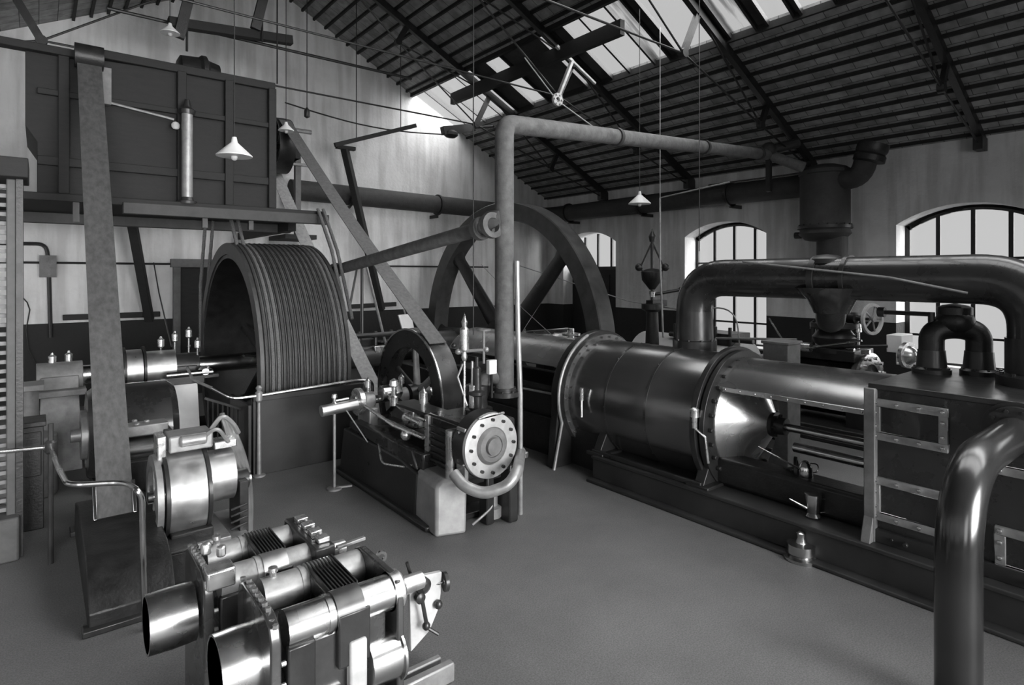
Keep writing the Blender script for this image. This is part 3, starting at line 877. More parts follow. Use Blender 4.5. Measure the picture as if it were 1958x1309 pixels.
q = MB(); dd = (a - b).normalized()
for sx in (-.15, .14):
    p = b + V((sx, -.03, 0)); q.beam(p, p + dd * .30, .03, .03)
q.build('guide_fork', STEEL, t, .005)
# casing at its foot
t = thing('belt_casing', 'low dark iron casing on the floor swallowing the left drive belt', 'casing', (.55, 6.0, 0))
q = MB()
pr = [(5.25, 0), (5.25, .14), (5.4, .31), (5.65, .40), (6.2, .445), (6.85, .445), (7.3, .34), (7.45, 0)]
q.prism([(.28, y_, z_) for y_, z_ in pr], (.56, 0, 0)); q.build('casing_shell', IRON, t, .01)
q = MB(); q.box((.24, 5.2, 0), (.88, 5.32, .05)); q.box((.24, 7.3, 0), (.88, 7.5, .05)); q.build('casing_foot', IRON2, t, .01)
# ================================================================== ROPE DRUM (grooved rope flywheel)
DXa, DXb, DY, DZc, DR = 2.30, 3.56, 10.1, 1.22, 1.86
t = thing('rope_flywheel', 'huge grooved rope drum wound with ropes, open spoked side facing left', 'rope drum', (DXa, DY, DZc - DR))
prof = [(0, DR - .16), (0, DR + .02), (.05, DR + .02)]
ng = 15; gw = (DXb - DXa - .10) / ng
for k in range(ng):
    x0 = .05 + k * gw
    prof += [(x0 + gw * .06, DR + .01), (x0 + gw * .25, DR - .035), (x0 + gw * .75, DR - .035), (x0 + gw * .94, DR + .01)]
prof += [(DXb - DXa - .05, DR + .02), (DXb - DXa, DR + .02), (DXb - DXa, DR - .16), (0, DR - .16)]
q = MB(); q.lathe((DXa, DY, DZc), (1, 0, 0), prof, 96); q.build('grooved_rim', GREYM if False else mat('dull_iron_rim', .07, .45, .4, .3, 8, .2, 30), t)
RM = mat('greased_rope', .055, .45, 0, .35, 40)
nt = RM.node_tree; bb = nt.nodes['Principled BSDF']
tc = nt.nodes.new('ShaderNodeTexCoord'); 
for k in range(ng):
    xc = DXa + .05 + (k + .5) * gw
    q = MB(); n = 120; r0 = gw * .34; vs = []; sg = 8
    for i in range(n):
        a = 2 * PI * i / n; rad = DR + .0
        for j in range(sg):
            b_ = 2 * PI * j / sg; tw = .0
            rr = r0 * (1 + .12 * math.cos(3 * b_ + i * 3.1))
            vs.append((xc + rr * math.cos(b_), DY + (rad + rr * math.sin(b_)) * math.cos(a), DZc + (rad + rr * math.sin(b_)) * math.sin(a)))
    fs = [(i * sg + j, i * sg + (j + 1) % sg, ((i + 1) % n) * sg + (j + 1) % sg, ((i + 1) % n) * sg + j) for i in range(n) for j in range(sg)]
    q.add(vs, fs); q.build('rope', RM if k not in (1, 2, 13, 14) else ROPEM, t)
q = MB(); q.ring((DXa + .55, DY, DZc), (1, 0, 0), .14, .34, .3, 32); q.build('hub', IRON2, t)
for k in range(8):
    a = PI / 4 * k + .25; r1 = DR - .12
    q = MB(); q.cyl((DXa + .7, DY + math.cos(a) * .28, DZc + math.sin(a) * .28), (DXa + .7, DY + math.cos(a) * r1, DZc + math.sin(a) * r1), .11, .075, 12); q.build('spoke', IRON2, t)
q = MB(); q.ring((DXa + .02, DY, DZc), (1, 0, 0), DR - .22, DR - .15, DXb - DXa - .04, 96); q.build('inner_flange', IRON, t)
# ropes leaving the drum
def ropes(lab, pts, off, grp):
    for s in (-1, 1):
        q = MB(); P_ = [V(p) + V((off * s, 0, 0)) for p in pts]
        n = 26; path = []
        for i in range(n + 1):
            f = i / n * (len(P_) - 1); j = min(int(f), len(P_) - 2); path.append(P_[j].lerp(P_[j + 1], f - j))
        q.tube(path, [.026 + .004 * (i % 2) for i in range(n + 1)], 8)
        tag(q.build('drive_rope', ROPEM), lab % ('left' if s < 0 else 'right'), 'rope', grp)


ropes('%s rope of the pair rising upright behind the far side of the rope drum', [(2.36, DY + DR + .02, 1.2), (2.36, DY + DR + .02, 2.4), (2.36, 11.55, 3.56)], .06, 'ropes behind the rope drum')
ropes('%s rope of the pair slanting over the top of the rope drum', [at(467, 500, X=2.42), at(437, 372, X=2.46)], .05, 'ropes over the near top of the drum')
ropes('%s rope of the chain-like pair at the right rim of the rope drum', [at(668, 610, X=3.64), at(640, 480, X=3.64), at(613, 400, X=3.66)], .045, 'ropes at the right rim of the drum')

# shaft, pulleys and bearings left of the drum
SZ = DZc
t = thing('drum_shaft', 'thick polished shaft carrying the rope drum, with bright coupling drums', 'shaft', (.2, DY, SZ - .1))
q = MB(); q.cyl((.0, DY, SZ), (4.3, DY, SZ), .13, seg=24); q.build('shaft_bar', STEEL, t)
q = MB(); q.lathe((.72, DY, SZ), (1, 0, 0), [(0, .14), (0, .20), (.24, .20), (.24, .30), (.44, .30), (.44, .2), (.47, .2), (.47, .26), (.86, .26), (.86, .14)], 36); q.build('coupling', SATIN, t)
q = MB(); q.ring((.93, DY, SZ), (1, 0, 0), .2, .34, .03, 36); q.ring((1.17, DY, SZ), (1, 0, 0), .2, .34, .03, 36); q.build('coupling_flange', IRON, t)


def pedestal(x, w, lab, mm, top_m, oilers):
    t = thing('bearing_pedestal', lab, 'bearing pedestal', (x, DY, 0))
    q = MB(); q.taper((x - w / 2 - .04, DY - .30, 0), (x + w / 2 + .04, DY + .30, 1.0), .04); q.build('pier', mm, t, .01)
    q = MB(); q.box((x - w / 2 - .08, DY - .36, 1.0), (x + w / 2 + .08, DY + .36, 1.08)); q.cyl((x - w / 2 - .05, DY, 1.22), (x + w / 2 + .05, DY, 1.22), .2, seg=24); q.box((x - w / 2, DY - .24, 1.08), (x + w / 2, DY + .24, 1.25)); bc = q.build('bearing_cap', top_m, t, .01)
    for k, (dx, dy, h) in enumerate(oilers):
        q = MB(); q.cyl((x + dx, DY + dy, 1.36), (x + dx, DY + dy, 1.36 + h), .012, seg=6); q.lathe((x + dx, DY + dy, 1.36 + h), (0, 0, 1), [(0, .02), (.02, .045), (.12, .045), (.14, .02), (.17, .012)], 12); q.build('oil_cup', BRASS, bc)
    return t


pedestal(.22, .40, 'tall grey masonry bearing pedestal left of the dark falling belt', CONC, MIDG, [(-.08, 0, .02), (.1, .05, .03)])
PEDW = pedestal(1.66, .38, 'white bearing pedestal topped by bright oil cups beside the rope drum', WHITE, IRON2, [(-.25, 0, .16), (-.05, .1, .22), (.12, .0, .28), (.22, -.1, .12)])
q = MB(); q.cyl((1.42, DY - .42, 1.16), (2.02, DY - .42, 1.16), .045, seg=12)
o = q.build('drip_rail', STEEL); tag(o, 'polished horizontal oil pipe before the white bearing pedestal', 'pipe')
q = MB(); q.beam((1.35, DY - .42, 1.10), (2.1, DY - .42, 1.10), .06, .04); tag(q.build('bearing_side_shelf', IRON), 'dark shelf under the polished oil pipe at the white pedestal', 'shelf')
m = MB(); m.lathe((1.92, DY - .36, 1.17), (0, -1, 0), [(-.12, .04), (0, .07), (.03, .09), (.06, .06), (.1, .05), (.1, 0)], 16); m.build('end_fitting', BRASS, PEDW)
# big dark generator under the shaft
t = thing('generator', 'large dark round generator behind the falling belt, low on the floor', 'generator', (.9, 9.3, 0))
q = MB(); q.lathe((.46, 9.05, .62), (1, 0, 0), [(0, .2), (0, .52), (.08, .58), (.86, .58), (.94, .52), (.94, .2)], 44); q.build('field_ring', PAINT, t)
q = MB(); q.box((.5, 8.55, 0), (1.4, 9.55, .14)); q.taper((.6, 8.6, .12), (1.3, 9.5, .35), .05); q.build('base', IRON, t, .01)
q = MB(); q.ring((.40, 9.05, .62), (1, 0, 0), .16, .30, .08, 30); q.cyl((.3, 9.05, .62), (.45, 9.05, .62), .08, seg=16); q.build('brush_ring', GREYM, t)
# small motor just left of the bright one
m1 = at(268, 857, Y=7.5)
t = thing('slip_ring_motor', 'small polished motor half hidden behind the left drive belt', 'motor', (m1.x, 7.5, 0))
q = MB(); q.cyl((m1.x - .22, 7.5, m1.z), (m1.x + .20, 7.5, m1.z), .13, seg=24); q.build('rotor_drum', STEEL, t)
q = MB(); q.box((m1.x - .2, 7.38, m1.z + .16), (m1.x + .25, 7.62, m1.z + .27)); q.bolts((m1.x - .04, 7.5, m1.z + .27), (0, 0, 1), .1, 4, .03, .03); q.build('terminal_plate', GREYM, t, .01)
q = MB(); q.box((m1.x - .3, 7.3, 0), (m1.x + .3, 7.7, m1.z - .08)); q.box((m1.x - .28, 7.36, m1.z - .1), (m1.x - .20, 7.64, m1.z + .2)); q.box((m1.x + .2, 7.36, m1.z - .1), (m1.x + .28, 7.64, m1.z + .2)); q.build('bed', IRON, t, .01)

# ------------------------------------------------------------------ the polished motor (left middle)
MY = 6.25; MZ = .58
t = thing('direct_current_motor', 'polished drum-shaped motor on a low dark bed, below the white pedestal', 'motor', (1.15, MY, 0))
q = MB(); q.lathe((.88, MY, MZ), (1, 0, 0), [(0, .1), (0, .37), (.02, .385), (.31, .385), (.33, .37), (.33, .1)], 44); q.build('body', SATIN, t)
q = MB(); q.lathe((1.21, MY, MZ + .09), (1, 0, 0), [(0, .1), (0, .24), (.26, .24), (.26, .08)], 36); q.build('end_drum', SATIN, t)
q = MB(); q.ring((.80, MY, MZ), (1, 0, 0), .27, .375, .05, 40)
for k in range(5):
    a = 2 * PI / 5 * k; q.beam((.83, MY, MZ), (.83, MY + .3 * math.cos(a), MZ + .3 * math.sin(a)), .05, .03, up=(1, 0, 0))
q.build('end_ring', GREYM, t)
q = MB(); q.ring((.865, MY, MZ), (1, 0, 0), .2, .395, .03, 40); q.ring((1.20, MY, MZ), (1, 0, 0), .2, .395, .03, 40); q.build('body_flange', IRON2, t)
q = MB(); q.cyl((.77, MY, MZ), (1.65, MY, MZ), .05, seg=16); q.build('shaft', STEEL, t)
q = MB(); q.box((.84, MY - .40, .16), (1.38, MY + .4, .21)); q.box((.80, MY - .46, .10), (1.56, MY + .46, .15)); q.build('bed_plate', GREYM, t, .008)
q = MB(); q.box((.84, MY - .42, 0), (1.5, MY + .42, .10)); q.box((.9, MY - .36, .2), (1.24, MY + .36, .32)); q.build('plinth', IRON, t, .01)
q = MB(); q.box((1.5, MY - .2, .12), (1.58, MY + .2, .62)); q.cyl((1.44, MY, MZ), (1.62, MY, MZ), .1, seg=16)
for k in range(4): q.beam((1.4, MY - .28, .22 + .06 * k), (1.55, MY - .28, .25 + .06 * k), .02, .02)
q.build('outboard_bearing', IRON2, t, .005)
q = MB(); q.box((.92, MY - .14, MZ + .40), (1.28, MY + .16, MZ + .55)); q.cyl((1.0, MY - .16, MZ + .50), (1.22, MY - .16, MZ + .50), .05, seg=12); q.build('terminal_box', GREYM, t, .015)
q = MB(); q.box((.83, MY - .12, MZ + .3), (.9, MY + .12, MZ + .56)); q.box((1.30, MY - .1, MZ + .36), (1.5, MY + .1, MZ + .43)); q.build('brush_gear', BRASS, t, .01)
q = MB(); q.tube(fillet([(1.28, MY, MZ + .52), (1.38, MY - .05, MZ + .68), (1.5, MY, MZ + .55), (1.55, MY + .05, MZ + .45)], .08), .022, 8); q.tube(fillet([(1.2, MY - .12, MZ + .5), (1.3, MY - .2, MZ + .60), (1.42, MY - .12, MZ + .42)], .08), .018, 8); q.build('lead', GREYM, t)
# cable conduits arching to the floor
for k, off in enumerate((0, .07, .14)):
    pts = [at(424 + k * 6, 790 + k * 6, Y=6.35), at(440 + k * 9, 845, Y=6.35), at(462 + k * 7, 905, Y=6.35), at(470 + k * 5, 960, Y=6.35)]
    x_ = pts[-1].x
    pts.append(V((x_, 6.35 + off * .2, 0)))
    m = MB(); m.tube(fillet(pts, .2), .026, 8)
    tag(m.build('cable_conduit', SATIN), ['inner', 'middle', 'outer'][k] + 'most of three curved pipes dropping to the floor right of the polished motor', 'conduit', 'curved conduits beside the motor')

# handrails
t = thing('guard_rail', 'bright handrail on a turned stanchion before the rope drum', 'handrail', (2.22, 8.02, 0))
q = MB(); q.tube(fillet([(1.72, 8.25, 1.16), (1.9, 8.02, 1.04), (2.22, 8.02, 1.04), (3.55, 8.02, 1.09), (3.8, 8.02, 1.05), (3.8, 8.02, .9)], .1), .022, 10); q.build('rail', STEEL, t)
q = MB(); q.lathe((2.22, 8.02, 0), (0, 0, 1), [(0, .08), (.02, .08), (.03, .03), (.95, .022), (.98, .045), (1.08, .045), (1.10, .025), (1.14, .04), (1.17, .02), (1.17, 0)], 14); q.build('stanchion', GREYM, t)
q = MB(); q.tube([(1.72, 8.25, 1.16), (1.60, 8.8, 1.2), (1.62, 9.3, 1.3)], .02, 8); q.build('rail_extension', GREYM, t)
m = MB(); m.box((2.16, 8.06, 0), (3.62, 8.11, 1.00)); m.box((2.16, 8.04, .96), (3.66, 8.13, 1.03)); m.box((2.1, 8.06, 0), (2.14, 9.0, .92))
tag(m.build('pit_guard', mat('dark_sheet_iron', .028, .45, .2, .3, 3, .1, 10), bevel=.005), 'plain dark sheet guard on the floor before the foot of the rope drum', 'guard')
for k in range(3): pass
m = MB()
for k in range(7): m.cyl((1.72 + k * .055, 8.5 - k * .02, .32), (1.72 + k * .055, 8.5 - k * .02, 1.0 - k * .03), .011, seg=6)
m.beam((1.68, 8.5, 1.0), (2.1, 8.38, .82), .03, .03); m.beam((1.68, 8.5, .3), (2.1, 8.38, .3), .03, .03); m.beam((1.7, 8.5, 0), (1.7, 8.5, .32), .03); m.beam((2.08, 8.38, 0), (2.08, 8.38, .32), .03)
tag(m.build('bar_grille', IRON2, smooth=0), 'small barred grille between the white pedestal and the first stanchion', 'grille')
# low bent rail at left
zz = 1.04
pts = [at(-8, 864, Z=zz + .02), at(88, 855, Z=zz), at(97, 856, Z=zz), at(112, 895, Z=zz), at(130, 928, Z=zz), at(240, 921, Z=zz), at(262, 936, Z=zz)]
e_ = pts[-1]; pts += [V((e_.x + .03, e_.y, zz - .06)), V((e_.x + .05, e_.y, 0.0))]
t = thing('bent_handrail', 'low bright bent handrail in front of the left drive belt', 'handrail', (pts[3].x, pts[3].y, 0))
q = MB(); q.tube(fillet(pts, .12, 5), .02, 10); q.build('rail', STEEL, t)
q = MB(); q.cyl((pts[2].x, pts[2].y, 0), (pts[2].x, pts[2].y, zz + .22), .022, seg=10); q.lathe((pts[2].x, pts[2].y, zz - .05), (0, 0, 1), [(0, .03), (.02, .045), (.1, .045), (.12, .03)], 12); q.build('stanchion', IRON2, t)
m = MB(); p = at(290, 1110, Z=0); m.box((p.x - .16, p.y - .2, 0), (p.x + .30, p.y + .22, .26)); m.box((p.x - .18, p.y - .22, .26), (p.x + .32, p.y + .24, .29)); tag(m.build('low_step', IRON, bevel=.01), 'low dark step on the floor before the polished motor', 'step')
# dark starter cabinet at left
m = MB(); p = at(66, 900, d=6.6); m.box((-.20, 7.75, 0), (.04, 8.1, 1.05)); m.box((-.22, 7.73, 1.05), (.06, 8.12, 1.10)); m.box((-.18, 7.735, .55), (.02, 7.75, 1.0)); tag(m.build('starter_cabinet', IRON, bevel=.01), 'dark upright cabinet between the lattice column and the grey pedestal', 'cabinet')
m = MB(); m.cyl((-.1, 9.0, 0), (-.1, 9.0, .7), .28, seg=24); m.cyl((-.1, 9.0, .7), (-.1, 9.0, 1.25), .1, seg=16); m.box((-.25, 8.8, 1.25), (.05, 9.2, 1.32)); tag(m.build('floor_stand', MIDG, bevel=.01), 'grey round-footed stand behind the dark cabinet at left', 'stand')

# ================================================================== MAIN FLYWHEEL (between the two engine lines)
WX, WY, WZ, WR = 8.10, 10.37, 1.12, 3.07
t = thing('engine_flywheel', 'giant spoked iron flywheel standing in a floor pit behind the lagged riser', 'flywheel', (WX, WY, WZ - WR))
q = MB(); q.lathe((WX - .2, WY, WZ), (1, 0, 0), [(0, WR - .36), (0, WR - .02), (.02, WR), (.38, WR), (.40, WR - .02), (.40, WR - .36), (.30, WR - .40), (.10, WR - .40), (0, WR - .36)], 112); q.build('rim', mat('flywheel_iron', .060, .38, .15, .35, 4, .1, 20), t)
q = MB(); q.lathe((WX - .25, WY, WZ), (1, 0, 0), [(0, .22), (0, .48), (.06, .52), (.44, .52), (.50, .48), (.50, .22)], 36); hb = q.build('hub', IRON2, t)
for k in range(8):
    a = PI / 4 * k + PI / 2; r1 = WR - .36
    q = MB(); c_ = V((0, math.cos(a), math.sin(a)))
    p0 = V((WX, WY, WZ)) + c_ * .45; p1 = V((WX, WY, WZ)) + c_ * r1
    x_, y_, z_ = V((1, 0, 0)), c_.cross(V((1, 0, 0))), c_
    vs = []; n = 12
    for p, rx, ry_ in ((p0, .12, .22), (p0.lerp(p1, .9), .10, .16), (p1, .13, .24)):
        for j in range(n):
            b_ = 2 * PI * j / n; vs.append(p + x_ * rx * math.cos(b_) + y_ * ry_ * math.sin(b_))
    fs = [(i * n + j, i * n + (j + 1) % n, (i + 1) * n + (j + 1) % n, (i + 1) * n + j) for i in range(2) for j in range(n)]
    q.add(vs, fs); q.build('spoke', IRON2, t)
q = MB(); q.cyl((6.6, WY, WZ), (10.0, WY, WZ), .2, seg=24); q.build('crankshaft', STEEL, t)

# ================================================================== NEAR ENGINE LINE
XA, ZA = 6.33, .93
PL = 5.50
eng = thing('steam_engine', 'long dark horizontal steam engine with polished lagged cylinder and bolted square casing', 'steam engine', (XA, 4.5, 0))
q = MB(); q.box((PL, -4.6, 0), (6.95, 5.25, .31)); q.box((PL - .03, -4.6, .27), (PL + .02, 5.25, .312)); q.box((PL - .12, -4.6, 0), (PL + .01, 5.25, .035)); q.build('plinth', mat('dark_plinth', .030, .5, 0, .3, 3, .2, 10), eng, .012)
q = MB(); q.box((5.72, 5.25, 0), (6.95, 8.9, .55)); q.box((5.8, 8.6, 0), (6.9, 11.2, .8)); q.build('bedplate', IRON, eng, .02)
q = MB(); q.box((6.0, 9.9, .7), (6.6, 10.85, 1.15)); q.cyl((6.0, WY, WZ), (6.7, WY, WZ), .34, seg=24); q.build('main_bearing', IRON2, eng, .03)
q = MB(); q.lathe((XA, 3.80, ZA), (0, 1, 0), [(0, .2), (0, .735), (.015, .745), (2.02, .745), (2.03, .2)], 72); q.build('cylinder', CYLM, eng)
for yy in (4.48, 5.12):
    q = MB(); q.ring((XA, yy, ZA), (0, 1, 0), .74, .750, .03, 72); q.bolts((XA, yy + .015, ZA), (0, 1, 0), .752, 28, .008, .004); q.build('lagging_band', CYLM, eng)
q = MB(); q.ring((XA, 3.66, ZA), (0, 1, 0), .60, .80, .06, 72); q.ring((XA, 3.745, ZA), (0, 1, 0), .60, .835, .07, 72); q.bolts((XA, 3.655, ZA), (0, -1, 0), .70, 28, .026, .045); q.build('cylinder_flange', IRON2, eng, .006)
q = MB(); q.lathe((XA, 3.68, ZA + .02), (0, -1, 0), [(0, .61), (.03, .60), (.36, .13), (.37, .12)], 64); q.build('cone_cover', BRASS if False else mat('polished_cone', .62, .26, .85, .1, 3), eng)
q = MB(); q.lathe((XA, 3.32, ZA + .02), (0, -1, 0), [(0, .05), (0, .13), (.05, .14), (.06, .10), (.16, .09), (.17, .04)], 24); q.bolts((XA, 3.27, ZA + .02), (0, -1, 0), .115, 6, .014, .04); q.build('stuffing_box', IRON, eng)
q = MB(); q.cyl((XA, 3.2, ZA + .02), (XA, 2.0, ZA + .02), .042, seg=18); q.build('piston_rod', STEEL, eng)
q = MB(); q.cyl((XA - .16, 3.0, ZA - .13), (XA - .16, 2.1, ZA - .13), .05, seg=18); q.build('slide_bar', STEEL, eng, .005)
q = MB(); q.box((XA - .2, 2.12, ZA - .26), (XA + .12, 2.3, ZA + .14)); q.cyl((XA - .26, 2.2, ZA - .05), (XA - .18, 2.2, ZA - .05), .07, seg=16); q.build('crosshead', IRON2, eng, .015)
# saddle plate at the left end of the cylinder: round head, skirts to the floor
pts = []
for k in range(25):
    a = -.15 + (PI + .3) * k / 24; pts.append((XA + .87 * math.cos(a), 5.86, ZA + .87 * math.sin(a)))
pts += [(XA - .94, 5.86, 0), (XA + .94, 5.86, 0)]
q = MB(); q.prism(pts, (0, .13, 0)); q.build('end_frame', IRON2, eng, .012)
pts = []
for k in range(15):
    a = PI * .62 + (PI * .5) * k / 14; pts.append((XA + .885 * math.cos(a), 5.82, ZA + .885 * math.sin(a)))
pts += [(XA - .97, 5.82, 0)]
q = MB(); q.tube([V(p) for p in pts], .022, 8); q.build('edge_bead', GREYM, eng)
q = MB(); q.ring((XA, 5.78, ZA), (0, 1, 0), .74, .82, .08, 72); q.bolts((XA, 5.78, ZA), (0, -1, 0), .785, 30, .018, .03); q.build('rear_flange', PLAN, eng)
for y0 in (3.68, 5.18):
    q = MB(); q.prism([(PL + .04, y0, .3), (PL + .22, y0, .62), (PL + .50, y0, .75), (PL + .50, y0, .3)], (0, .12, 0)); q.box((PL + .02, y0 - .08, .29), (PL + .4, y0 + .2, .34)); q.build('foot', IRON2, eng, .01)
q = MB(); q.beam((PL + .06, 3.7, .34), (PL + .06, 5.3, .34), .05, .06); q.build('foot_rail', IRON2, eng, .01)


def half_tube(name, y0, y1, R, zc, a0, a1, m_, th=.03):
    q = MB(); n = 28; vs = []; 
    for y_ in (y0, y1):
        for r_ in (R, R - th):
            for k in range(n + 1):
                a = a0 + (a1 - a0) * k / n; vs.append((XA + r_ * math.cos(a), y_, zc + r_ * math.sin(a)))
    m1 = n + 1; fs = []
    for k in range(n):
        fs += [(k, k + 1, 2 * m1 + k + 1, 2 * m1 + k), (m1 + k, 3 * m1 + k, 3 * m1 + k + 1, m1 + k + 1), (k, m1 + k, m1 + k + 1, k + 1), (2 * m1 + k, 2 * m1 + k + 1, 3 * m1 + k + 1, 3 * m1 + k)]
    fs += [(0, 2 * m1, 3 * m1, m1), (n, m1 + n, 3 * m1 + n, 2 * m1 + n)]
    q.add(vs, fs); return q.build(name, m_, eng)


half_tube('front_trunk', 2.08, 3.70, .66, .99, math.radians(35), math.radians(145), PLAN, .04)
half_tube('rear_trunk', 5.95, 9.0, .68, .95, math.radians(5), math.radians(150), PLAN, .04)
q = MB(); q.beam((XA - .53, 2.08, 1.365), (XA - .53, 3.7, 1.365), .04, .05)
for k in range(9): q.sphere((XA - .55, 2.2 + k * .17, 1.365), .014, 6)
q.build('trunk_lip', STEEL, eng, .005)
q = MB(); q.beam((XA - .60, 6.0, .98), (XA - .60, 9.0, .98), .06, .07); q.beam((XA - .62, 6.0, 1.22), (XA - .62, 9.0, 1.22), .02, .03); q.box((XA - .55, 6.0, .5), (XA + .5, 9.0, .98)); q.build('guide_bar', IRON, eng, .01)
# lower bed girder
q = MB(); q.box((5.80, 2.0, .31), (6.12, 3.72, .60)); q.build('bed_girder', IRON, eng, .04)
# square bolted casing
CX0, CX1, CY0, CY1, CZ = 5.66, 7.25, -1.7, 2.08, 1.64
q = MB(); q.box((CX0, CY0, .30), (CX1, CY1, CZ)); q.build('casing', PAINT, eng, .02)
q = MB(); q.box((CX0 - .02, CY0, CZ - .03), (CX1, CY1 + .02, CZ + .02)); q.build('casing_top_plate', IRON2, eng, .01)
q = MB(); q.box((CX0 - .06, CY1 - .05, .3), (CX0 + .04, CY1 + .04, CZ - .02)); q.prism([(CX0 - .14, CY1 - .04, .3), (CX0 - .02, CY1 - .04, .3), (CX0 - .02, CY1 - .04, .62)], (0, .08, 0)); q.build('corner_post', GREYM if False else MIDG, eng, .008)
q = MB(); q.box((CX0 - .05, CY0, .31), (CX0, CY1, .42)); q.bolts((CX0 - .05, 1.9, .37), (-1, 0, 0), .0, 1)
for k in range(9): q.cyl((CX0 - .08, 1.8 - k * .4, .365), (CX0 - .04, 1.8 - k * .4, .365), .02, seg=8)
q.build('base_angle', IRON2, eng, .004)


def cover(p_tl, p_bl, y_right, name='cover_frame'):
    A = at(*p_tl, X=CX0 - .02); B = at(*p_bl, X=CX0 - .02)
    y0, y1 = y_right, (A.y + B.y) / 2; z0, z1 = B.z, A.z
    q = MB(); s_ = .065; x0, x1 = CX0 - .028, CX0 + .0
    q.box((x0, y0, z1 - s_), (x1, y1, z1)); q.box((x0, y0, z0), (x1, y1, z0 + s_)); q.box((x0, y0, z0 + s_), (x1, y0 + s_, z1 - s_)); q.box((x0, y1 - s_, z0 + s_), (x1, y1, z1 - s_))
    o = q.build(name, LIGHTG if False else GREYM, eng, .004)
    n = max(4, int((y1 - y0) / .13))
    b = MB()
    for k in range(n):
        yy = y0 + s_ / 2 + (y1 - y0 - s_) * k / (n - 1)
        for z_ in (z0 + s_ / 2, z1 - s_ / 2): b.lathe((x0, yy, z_), (-1, 0, 0), [(0, .017), (.016, .017), (.02, .01)], 8)
    for z_ in (z0 + (z1 - z0) * .33, z0 + (z1 - z0) * .66):
        for yy in (y0 + s_ / 2, y1 - s_ / 2): b.lathe((x0, yy, z_), (-1, 0, 0), [(0, .017), (.016, .017), (.02, .01)], 8)
    b.build('bolt_head', STEEL, o)
    return o


YR = at(1813, 820, X=CX0 - .02).y
cover((1667, 760), (1667, 838), YR)
cover((1667, 908), (1667, 990), YR)
y3 = at(1902, 1010, X=CX0 - .02).y
cover((1902, 1003), (1902, 1092), y3 - .62)
cover((1902, 820), (1902, 905), y3 - .62)

# small fittings on the near engine
c = at(1328, 800, X=5.52)
q = MB(); q.cyl(c + V((0, 0, -.10)), c + V((0, 0, .1)), .03, seg=10); q.lathe(c + V((0, 0, .02)), (0, 0, 1), [(0, .05), (.08, .05), (.1, .02)], 12); q.tube([c + V((0, 0, -.1)), c + V((.02, -.12, -.18)), c + V((.03, -.15, -.45))], .014, 8); q.build('drain_cock', BRASS, eng)
c = at(1112, 752, X=5.52)
q = MB(); q.cyl(c + V((0, 0, -.09)), c + V((0, 0, .07)), .028, seg=10); q.tube([c + V((0, 0, -.08)), c + V((-.02, -.02, -.3))], .014, 8); q.build('side_cock', BRASS, eng)
q = MB(); q.tube([at(1000, 742, X=5.6), at(1078, 757, X=5.6)], .016, 8); q.tube([at(1062, 757, X=5.6), V((at(1062, 757, X=5.6).x, at(1062, 757, X=5.6).y, .02))], .014, 8); q.build('side_rail', GREYM, eng)
q = MB(); p0 = at(1520, 895, X=6.0)
q.ring(p0, (.4, -1, .1), .085, .115, .03, 24); q.cyl(p0, p0 + V((.05, .25, -.1)), .02, seg=8); q.beam(p0 - V((.09, 0, 0)), p0 + V((.09, 0, 0)), .02); q.beam(p0 - V((0, 0, .09)), p0 + V((0, 0, .09)), .02); q.build('drain_handwheel', IRON, eng)

# arch pipe
AX = 6.6
t = thing('arch_steam_pipe', 'very thick dark arched steam pipe spanning over the near engine like a bridge', 'steam pipe', (AX, 4.5, 1.6))
q = MB(); q.tube(fillet([(AX, 4.50, 1.66), (AX, 4.50, 2.56), (AX, 1.12, 2.56), (AX, 1.12, 1.66)], .72, 12), .225, 32); q.build('arch', PAINT, t)
q = MB(); q.lathe((AX, 4.50, 1.62), (0, 0, 1), [(0, .27), (.14, .27), (.15, .24), (.6, .222)], 32); q.bolts((AX, 4.5, 1.76), (0, 0, 1), .25, 10, .014, .02); q.build('left_foot', IRON2, t)
q = MB(); q.lathe((AX, 1.12, 1.66), (0, 0, 1), [(0, .30), (.08, .30), (.10, .24), (.4, .24)], 32); q.bolts((AX, 1.12, 1.74), (0, 0, 1), .27, 12, .016, .03); q.build('right_foot', IRON2, t)
ty = 2.81
q = MB(); q.lathe((AX, ty, 2.46), (0, 0, -1), [(0, .36), (.06, .30), (.12, .24), (.22, .19), (.27, .17)], 32); q.build('tee_branch', PAINT, t)
q = MB(); q.ring((AX, ty + .10, 2.56), (0, 1, 0), .22, .25, .06, 36); q.ring((AX, ty - .2, 2.56), (0, 1, 0), .22, .245, .04, 36); q.lathe((AX, ty + .05, 2.72), (0, 0, 1), [(0, .18), (.05, .17), (.09, .10), (.1, 0)], 24); q.build('collar', IRON2, t)
q = MB(); q.tube([at(1420, 500, X=AX - .24), at(1560, 515, X=AX - .24), at(1700, 530, X=AX - .26), at(1850, 560, X=AX - .26)], .012, 6); q.build('seam_pipe', GREYM, t)
SX_, SY_ = 10.2, 4.30
t = thing('stop_valve', 'dark stop valve with a pale handwheel beyond the middle of the arched pipe', 'valve', (SX_, SY_, 1.34))
q = MB(); q.tube(fillet([(AX, ty, 2.30), (AX + .25, ty + .12, 2.10), (SX_ - .6, SY_ - .25, 2.02), (SX_, SY_, 1.95), (SX_, SY_, 1.5)], .3, 6), .15, 20); q.build('branch_pipe', IRON, t)
q = MB(); q.lathe((SX_, SY_, 1.34), (0, 0, 1), [(0, .34), (.07, .34), (.09, .22), (.14, .30), (.24, .33), (.36, .24), (.40, .36), (.47, .36), (.47, .2)], 30); q.bolts((SX_, SY_, 1.81), (0, 0, 1), .31, 10, .02, .03); q.build('body', IRON, t)
hw = at(1668, 610, X=SX_ - .1); ax = V((-.24, -.97, 0))
